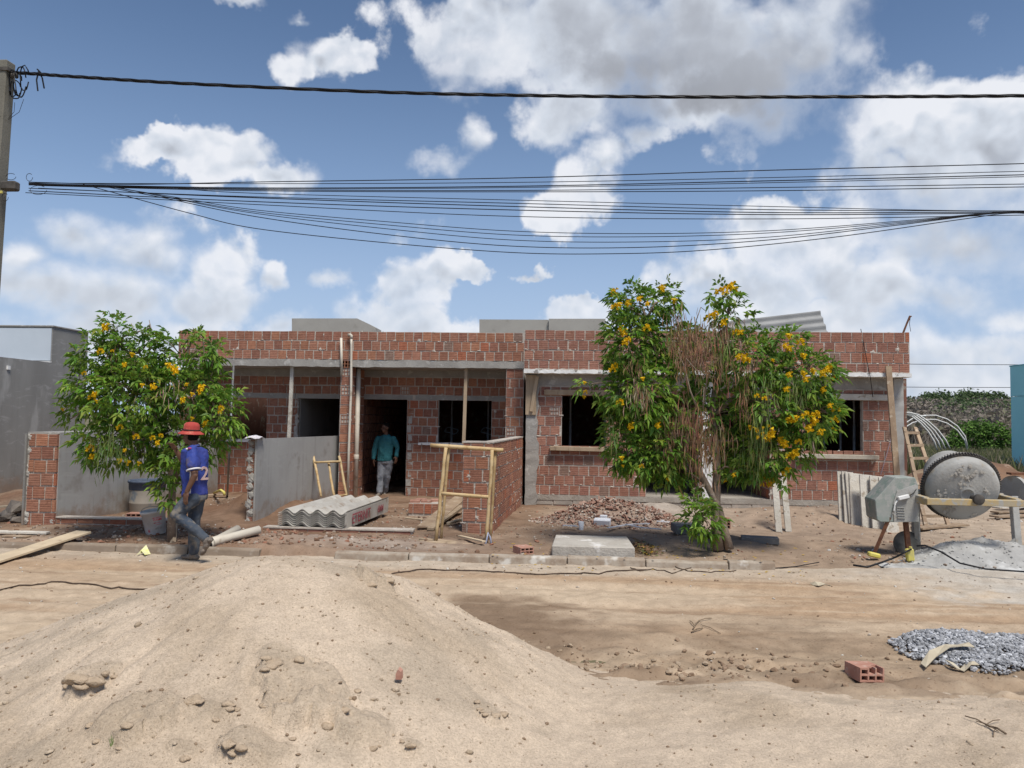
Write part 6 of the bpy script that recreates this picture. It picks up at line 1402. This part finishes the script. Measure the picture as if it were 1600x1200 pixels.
# ------------------------------------------------------------------ people
def remeshed(b, name, m, parent, voxel, smooth=3, wr=0., wrs=14., org=None):
    me = b.mesh(name, (0,0,0)); o = bpy.data.objects.new(name, me); COL.objects.link(o)
    r_ = o.modifiers.new('r', 'REMESH'); r_.mode = 'VOXEL'; r_.voxel_size = voxel
    s_ = o.modifiers.new('s', 'SMOOTH'); s_.iterations = smooth; s_.factor = .5
    bpy.context.view_layer.update(); dg = bpy.context.evaluated_depsgraph_get()
    nm = bpy.data.meshes.new_from_object(o.evaluated_get(dg)); bpy.data.objects.remove(o); bpy.data.meshes.remove(me); nm.name = name
    n = len(nm.vertices); co = np.empty(n*3); nm.vertices.foreach_get('co', co); co = co.reshape(-1,3)
    if wr:
        no = np.empty(n*3); nm.vertices.foreach_get('normal', no); no = no.reshape(-1,3)
        d = np.array([mnoise.noise(Vector((p[0]*wrs, p[1]*wrs, p[2]*wrs*.7)))+.5*abs(mnoise.noise(Vector((p[0]*wrs*2.1+5, p[1]*wrs*2.1, p[2]*wrs*1.6)))) for p in co]); co = co+no*(d*wr)[:,None]
    og = Vector(co.mean(0)); co -= np.array(og); nm.vertices.foreach_set('co', co.reshape(-1)); nm.polygons.foreach_set('use_smooth', [True]*len(nm.polygons)); nm.update()
    nm.materials.clear(); nm.materials.append(m); o = bpy.data.objects.new(name, nm); COL.objects.link(o); o.parent = parent; o.location = og-ORG[parent.name]; ORG[o.name] = og; return o
def chain(b, pts, rad, n=12):
    """tapered limb with rounded joints"""
    pts = [Vector(p) for p in pts]
    P = []; Rr = []
    for i in range(len(pts)-1):
        for k in range(5): f = k/5; P.append(pts[i].lerp(pts[i+1], f)); Rr.append(rad[i]*(1-f)+rad[i+1]*f)
    P.append(pts[-1]); Rr.append(rad[-1]); b.tube(P, Rr, n)
    for p, r_ in zip(pts, rad): b.ball(p, r_*.99, 10, 8)
def hand(b, wrist, d, palm_n, s=1., curl=.5, thumb=1):
    d = d.normalized(); n = (palm_n - d*palm_n.dot(d)).normalized(); w = d.cross(n)
    pc = wrist+d*.048*s
    M = Matrix((w, n, d)).transposed(); b.ball(pc, (.041*s,.017*s,.055*s), 10, 8, M); b.ball(wrist, .026*s, 8, 6)
    for k, L in enumerate((.068,.078,.073,.058)):
        r0_ = pc+d*.040*s+w*(k-1.5)*.0195*s; a = r0_+d*L*.5*s+n*.01*s*curl; e = a+(d*(1-.45*curl)+n*.8*curl).normalized()*L*.55*s
        b.tube([r0_-d*.015*s, r0_, a, e], [.0095*s,.0092*s,.0085*s,.0065*s], 7); b.ball(e, .0068*s, 6, 5)
    t0 = pc-d*.022*s-w*.03*s*thumb; t1 = t0+(d*.6-w*thumb*.8+n*.3).normalized()*.036*s; t2 = t1+(d*.9-w*thumb*.15+n*.35).normalized()*.030*s
    b.tube([t0, t1, t2], [.0125*s,.0105*s,.008*s], 7); b.ball(t2, .0082*s, 6, 5)
def head(b, c, f, upv, s=1.):
    """skull, jaw, nose, brow, lips, ears round the head centre"""
    f = f.normalized(); u = (upv-f*upv.dot(f)).normalized(); l = u.cross(f); M = Matrix((l, f, u)).transposed(); P = lambda x, y, z: c+M @ Vector((x*s, y*s, z*s))
    b.ball(P(0,-.012,.025), (.073*s,.093*s,.088*s), 16, 12, M); b.ball(P(0,.022,-.045), (.055*s,.066*s,.062*s), 14, 10, M); b.ball(P(0,.062,-.088), (.024*s,.022*s,.020*s), 10, 8, M)
    b.ball(P(0,.078,.022), (.05*s,.016*s,.014*s), 10, 6, M); b.tube([P(0,.080,.012), P(0,.098,-.012), P(0,.106,-.028)], [.009*s,.012*s,.015*s], 8); b.ball(P(0,.098,-.03), (.020*s,.012*s,.010*s), 8, 6, M)
    b.ball(P(0,.086,-.055), (.024*s,.011*s,.006*s), 8, 6, M); b.ball(P(0,.084,-.067), (.021*s,.011*s,.007*s), 8, 6, M)
    for sx in (-1, 1):
        b.ball(P(sx*.074,-.008,-.008), (.010*s,.020*s,.032*s), 8, 8, M); b.ball(P(sx*.040,.056,-.02), (.02*s,.02*s,.018*s), 8, 6, M)
    return P, M
def shoe(b, ankle, toe_d, s=1., drop=.085):
    td = toe_d.normalized(); upv = Vector((0,0,1)); sd_ = td.cross(upv).normalized(); n = sd_.cross(td); M = Matrix((sd_, td, n)).transposed(); a = ankle
    b.ball(a+td*.005-n*.02, (.045*s,.055*s,.055*s), 10, 8, M); b.ball(a-td*.035-n*.055*s, (.038*s,.045*s,.034*s), 10, 8, M); b.ball(a+td*.05*s-n*.055*s, (.043*s,.075*s,.036*s), 10, 8, M); b.ball(a+td*.13*s-n*.062*s, (.045*s,.065*s,.028*s), 10, 8, M)
    return M
skin = mat('dark_skin', (.135,.068,.042), (.11,.054,.034), 14, rough=.55, spec=.35); hair_m = mat('black_hair', (.012,.010,.009), rough=1, spec=.05, bump=.8)
denim_a = mat('dusty_dark_jeans', (.045,.06,.085), (.075,.085,.10), 5, c3=(.17,.15,.125), s3=7, t3=(.52,.7), rough=.9, bump=.3, bscale=90)
denim_b = mat('faded_grey_jeans', (.17,.185,.215), (.24,.25,.27), 5, c3=(.10,.11,.13), s3=8, rough=.9, bump=.3, bscale=90)
boot_m = mat('dusty_boots', (.20,.17,.14), (.13,.11,.095), 8, c3=(.30,.26,.22), s3=16, rough=.95, bump=.4)
# --- man in the red hat
Yp = on(298,877).y; J = lambda a, c, dy=0.: PY(a, c, Yp+dy)
pa = thing('person', 'man in red hat and blue football shirt walking left past the small tree', 'person', J(300,877))
f = Vector((-.90,.43,0)).normalized(); l = Vector((0,0,1)).cross(f)      # l points to his left, towards the camera
Mt = Matrix((l, f, Vector((0,0,1)))).transposed()
def torso(b, pts, n=22):
    S_ = [(J(a, c, dy), rl, rf) for a, c, dy, rl, rf, rz in pts]; vs = []
    top = S_[0][0]+Vector((0,0,.012)); bot = S_[-1][0]-Vector((0,0,.006))
    S_ = [(top, S_[0][1]*.55, S_[0][2]*.6)] + S_ + [(bot, S_[-1][1]*.8, S_[-1][2]*.8)]; fine = []
    for i in range(len(S_)-1):
        for k in range(4):
            f_ = k/4; fine.append((S_[i][0].lerp(S_[i+1][0], f_), S_[i][1]*(1-f_)+S_[i+1][1]*f_, S_[i][2]*(1-f_)+S_[i+1][2]*f_))
    fine.append(S_[-1]); m_ = len(fine)
    for c_, rl, rf in fine:
        for k in range(n):
            a_ = 2*math.pi*k/n; ca, sa = math.cos(a_), math.sin(a_); vs.append(c_ + Mt @ Vector((math.copysign(abs(ca)**.85, ca)*rl, math.copysign(abs(sa)**.85, sa)*rf, 0)))
    fs = [(i*n+k, i*n+(k+1)%n, (i+1)*n+(k+1)%n, (i+1)*n+k) for i in range(m_-1) for k in range(n)] + [tuple(range(n-1,-1,-1)), tuple(range((m_-1)*n, m_*n))]
    b.add(vs, [f_[::-1] for f_ in fs])
hip_l, hip_r = J(301,778,-.07), J(308,778,.09); kn_l, an_l = J(275,805,-.16), J(321,843,-.12); kn_r, an_r = J(303,822,.07), J(303.5,863,.05)
sh_l, el_l, wr_l = J(299,704,-.185), J(304,743,-.235), J(292,768,-.25); sh_r, el_r, wr_r = J(308,704,.17), J(287,722,.26), J(275,704,.20)
hc = J(297.5,681,0); neck = J(302,694,0)
b = MB(); Ph, Mh = head(b, hc, Vector((-.97,.22,-.05)), Vector((0,0,1)), .97)
chain(b, [J(303,703), neck, hc+Vector((.02,0,-.03))], [.062,.056,.052]); torso(b, [(303,712,0,.15,.09,.07),(304,735,0,.14,.09,.10),(304,760,0,.13,.09,.09),(304,775,0,.14,.095,.08)])
chain(b, [sh_l+Vector((0,.03,-.02)), el_l, wr_l], [.042,.040,.027]); chain(b, [sh_r+Vector((0,-.03,-.02)), el_r, wr_r], [.042,.040,.028])
hand(b, wr_l, J(289.5,782,-.26)-wr_l, Vector((.3,.9,.1)), .98, .55, 1); hand(b, wr_r, J(271,698,.17)-wr_r, Vector((-.3,-.8,.2)), .98, 1.0, -1)
chain(b, [hip_l, kn_l, an_l], [.078,.052,.038]); chain(b, [hip_r, kn_r, an_r], [.078,.052,.038])
remeshed(b, 'body', skin, pa, .0065, 2)
b = MB(); torso(b, [(303,699.5,0,.10,.075,0),(303.5,704,0,.165,.095,.055),(304,714,0,.165,.118,.085),(304.5,733,0,.16,.122,.11),(304.5,750,0,.148,.12,.10),(304,764,0,.152,.122,.075),(303.5,773,0,.155,.125,.035)])
chain(b, [sh_l+Vector((0,.03,.0)), sh_l.lerp(el_l,.3), sh_l.lerp(el_l,.62)], [.062,.068,.074]); chain(b, [sh_r+Vector((0,-.03,0)), sh_r.lerp(el_r,.62)], [.062,.072])
jersey = mat('blue_jersey', (.028,.055,.27), (.035,.04,.17), 3.2, c3=(.10,.085,.12), s3=5, t3=(.58,.75), rough=.7, bump=.1, bscale=200)
sh_o = remeshed(b, 'shirt', jersey, pa, .009, 3, .020, 10.)
wt = mat('white_trim', (.62,.60,.60), rough=.8)
sl_c = sh_l.lerp(el_l,.62); sd_ = (el_l-sh_l).normalized(); MB().lathe([(.080,.036),(.086,.040),(.087,.052),(.082,.056)], sl_c, sd_, 22, close=False).build('sleeve_trim', wt, pa, smooth=True)
MB().lathe([(.066,-.012),(.074,-.006),(.074,.006),(.066,.012)], J(302.5,697.5), (neck-J(304,705)).normalized(), 22, close=False).build('collar', mat('blue_collar', (.07,.09,.27), rough=.8), pa, smooth=True)
q0 = [J(298.5,731,-.21), J(297.5,745,-.20), J(296,760,-.195), J(295,771,-.20)]
b = MB(); 
for p_, q_ in zip(q0, q0[1:]): b.beam(p_+Vector((0,.012,0)), q_+Vector((0,.012,0)), .028, .012, up=(0,1,0))
b.build('side_stripe', wt, pa)
MB().ball(J(293,701.5,-.19), (.022,.028,.014), 8, 6).build('shoulder_patch', wt, pa, smooth=True); MB().ball(J(297,700.5,-.2), (.030,.03,.014), 8, 6).build('shoulder_patch', mat('magenta_trim', (.30,.05,.16), rough=.8), pa, smooth=True)
num = mat('shirt_number', (.50,.36,.33), (.40,.28,.27), 20, rough=.9)
back = J(304.5,738,0)-f*.128+l*.03
lettering('12', .23, back-l*(-.105)*1-Vector((0,0,.085)), -l, (0,0,1), pa, num, 1., 'shirt_number', .012)
b = MB(); torso(b, [(304,772,0,.152,.118,.07),(304.5,781,0,.148,.118,.065)])
chain(b, [hip_l, kn_l+Vector((.006,0,0)), an_l+Vector((-.012,0,.02))], [.098,.073,.058]); chain(b, [hip_r, kn_r, an_r+Vector((0,0,.01))], [.098,.075,.062])
remeshed(b, 'trousers', denim_a, pa, .009, 3, .016, 10.)
b = MB(); shoe(b, an_r, Vector((-1,.25,.0)), 1.0); remeshed(b, 'shoe', boot_m, pa, .007, 2)
b = MB(); shoe(b, an_l+Vector((0,0,-.0)), Vector((-.55,.12,-.83)), 1.0); remeshed(b, 'shoe', boot_m, pa, .007, 2)
hz_ = hc+Vector((.008,0,.045)); hat = mat('faded_red_hat', (.40,.065,.05), (.34,.05,.045), 9, c3=(.46,.16,.11), s3=12, t3=(.55,.7), rough=.9, bump=.3, bscale=60)
hx = Vector((.05,0,1)).normalized()
h1 = MB().lathe([(.155,-.022),(.150,-.016),(.125,.0),(.098,.016),(.094,.03),(.095,.065),(.088,.095),(.066,.115),(.03,.123),(.001,.124)], hz_, hx, 30, close=False).build('hat', hat, pa, smooth=True, wobble=.006)
s_ = h1.modifiers.new('thick', 'SOLIDIFY'); s_.thickness = .004
MB().lathe([(.0995,.018),(.101,.02),(.099,.034),(.097,.035)], hz_, hx, 30, close=False).build('hat_band', mat('dark_band', (.05,.018,.018), rough=.9), pa, smooth=True)
b = MB(); b.ball(Ph(0,-.04,-.01), (.079,.062,.06), 14, 10, Mh); b.build('hair', hair_m, pa, smooth=True)
for sx in (-1, 1): MB().ball(Ph(sx*.03,.075,.005), .0105, 8, 6).build('eye', mat('eye_dark', (.03,.025,.02), rough=.3), pa, smooth=True)
# --- man in teal
Yq = 16.55; J = lambda a, c, dy=0.: PY(a, c, Yq+dy)
pb = thing('person', 'man in teal long sleeved shirt and faded jeans walking out of the dark doorway', 'person', J(597,774))
f = Vector((-.12,-1,0)).normalized(); l = Vector((0,0,1)).cross(f); Mt = Matrix((l, f, Vector((0,0,1)))).transposed()
hc = J(602,668.5,-.03); neck = J(603,678,0)
sh_r, el_r, wr_r = J(589,685,0), J(585,702,.0), J(583.5,717,-.06); sh_l, el_l, wr_l = J(616,685,0), J(621,700,.03), J(619.5,713,-.06)
hip_r, kn_r, an_r = J(596.5,722,0), J(594.5,746,-.06), J(593,768.5,-.12); hip_l, kn_l, an_l = J(607.5,722,0), J(605,745,.02), J(601.5,767.5,.13)
b = MB(); Ph, Mh = head(b, hc, Vector((-.55,-.84,-.12)), Vector((0,0,1)), 1.0)
chain(b, [J(603,687), neck, hc+Vector((0,.02,-.03))], [.06,.054,.052]); torso(b, [(603,690,0,.16,.09,.07),(603,700,0,.15,.09,.10),(602.5,712,0,.14,.09,.09),(602,720,0,.14,.095,.07)])
chain(b, [sh_r+Vector((.03,0,-.03)), el_r, wr_r], [.04,.04,.028]); chain(b, [sh_l+Vector((-.03,0,-.03)), el_l, wr_l], [.04,.04,.028]); hand(b, wr_r, J(583.5,726,-.1)-wr_r, Vector((.8,.5,0)), 1.05, .5, -1); hand(b, wr_l, J(618.5,723,-.12)-wr_l, Vector((-.8,.5,0)), 1.05, .6, 1)
chain(b, [hip_r, kn_r, an_r], [.078,.052,.038]); chain(b, [hip_l, kn_l, an_l], [.078,.052,.038]); remeshed(b, 'body', skin, pb, .007, 2)
teal_s = mat('teal_shirt', (.035,.165,.185), (.03,.135,.155), 5, c3=(.06,.21,.225), s3=9, t3=(.55,.7), rough=.8, bump=.2, bscale=120)
b = MB(); torso(b, [(602.8,680.5,0,.085,.075,0),(602.8,683.5,0,.155,.09,.06),(602.8,690,0,.178,.115,.09),(602.5,702,0,.165,.118,.10),(602,711,0,.165,.12,.09),(601.5,716,0,.168,.124,.06),(600.5,720,0,.168,.124,.035)])
chain(b, [sh_r+Vector((.02,0,-.005)), el_r, wr_r+Vector((0,0,.015))], [.060,.055,.042]); chain(b, [sh_l+Vector((-.02,0,-.005)), el_l, wr_l+Vector((0,0,.015))], [.060,.055,.042]); remeshed(b, 'shirt', teal_s, pb, .009, 3, .022, 10.)
b = MB(); torso(b, [(602,719,0,.152,.115,.07),(602,724,0,.150,.115,.06)]); chain(b, [hip_r, kn_r, an_r+Vector((0,0,.0))], [.096,.077,.066]); chain(b, [hip_l, kn_l, an_l], [.096,.077,.066]); remeshed(b, 'trousers', denim_b, pb, .009, 3, .016, 10.)
for an, dv in ((an_r, Vector((-.2,-1,-.05))), (an_l, Vector((.1,-1,-.25)))): b = MB(); shoe(b, an, dv, 1.0); remeshed(b, 'shoe', boot_m, pb, .007, 2)
b = MB(); b.ball(Ph(0,-.022,.048), (.079,.092,.073), 16, 10, Mh); b.ball(Ph(0,-.05,.0), (.077,.058,.06), 14, 10, Mh); b.build('hair', hair_m, pb, smooth=True)
for sx in (-1, 1): MB().ball(Ph(sx*.031,.078,.004), .0105, 8, 6).build('eye', MATS['eye_dark'], pb, smooth=True)
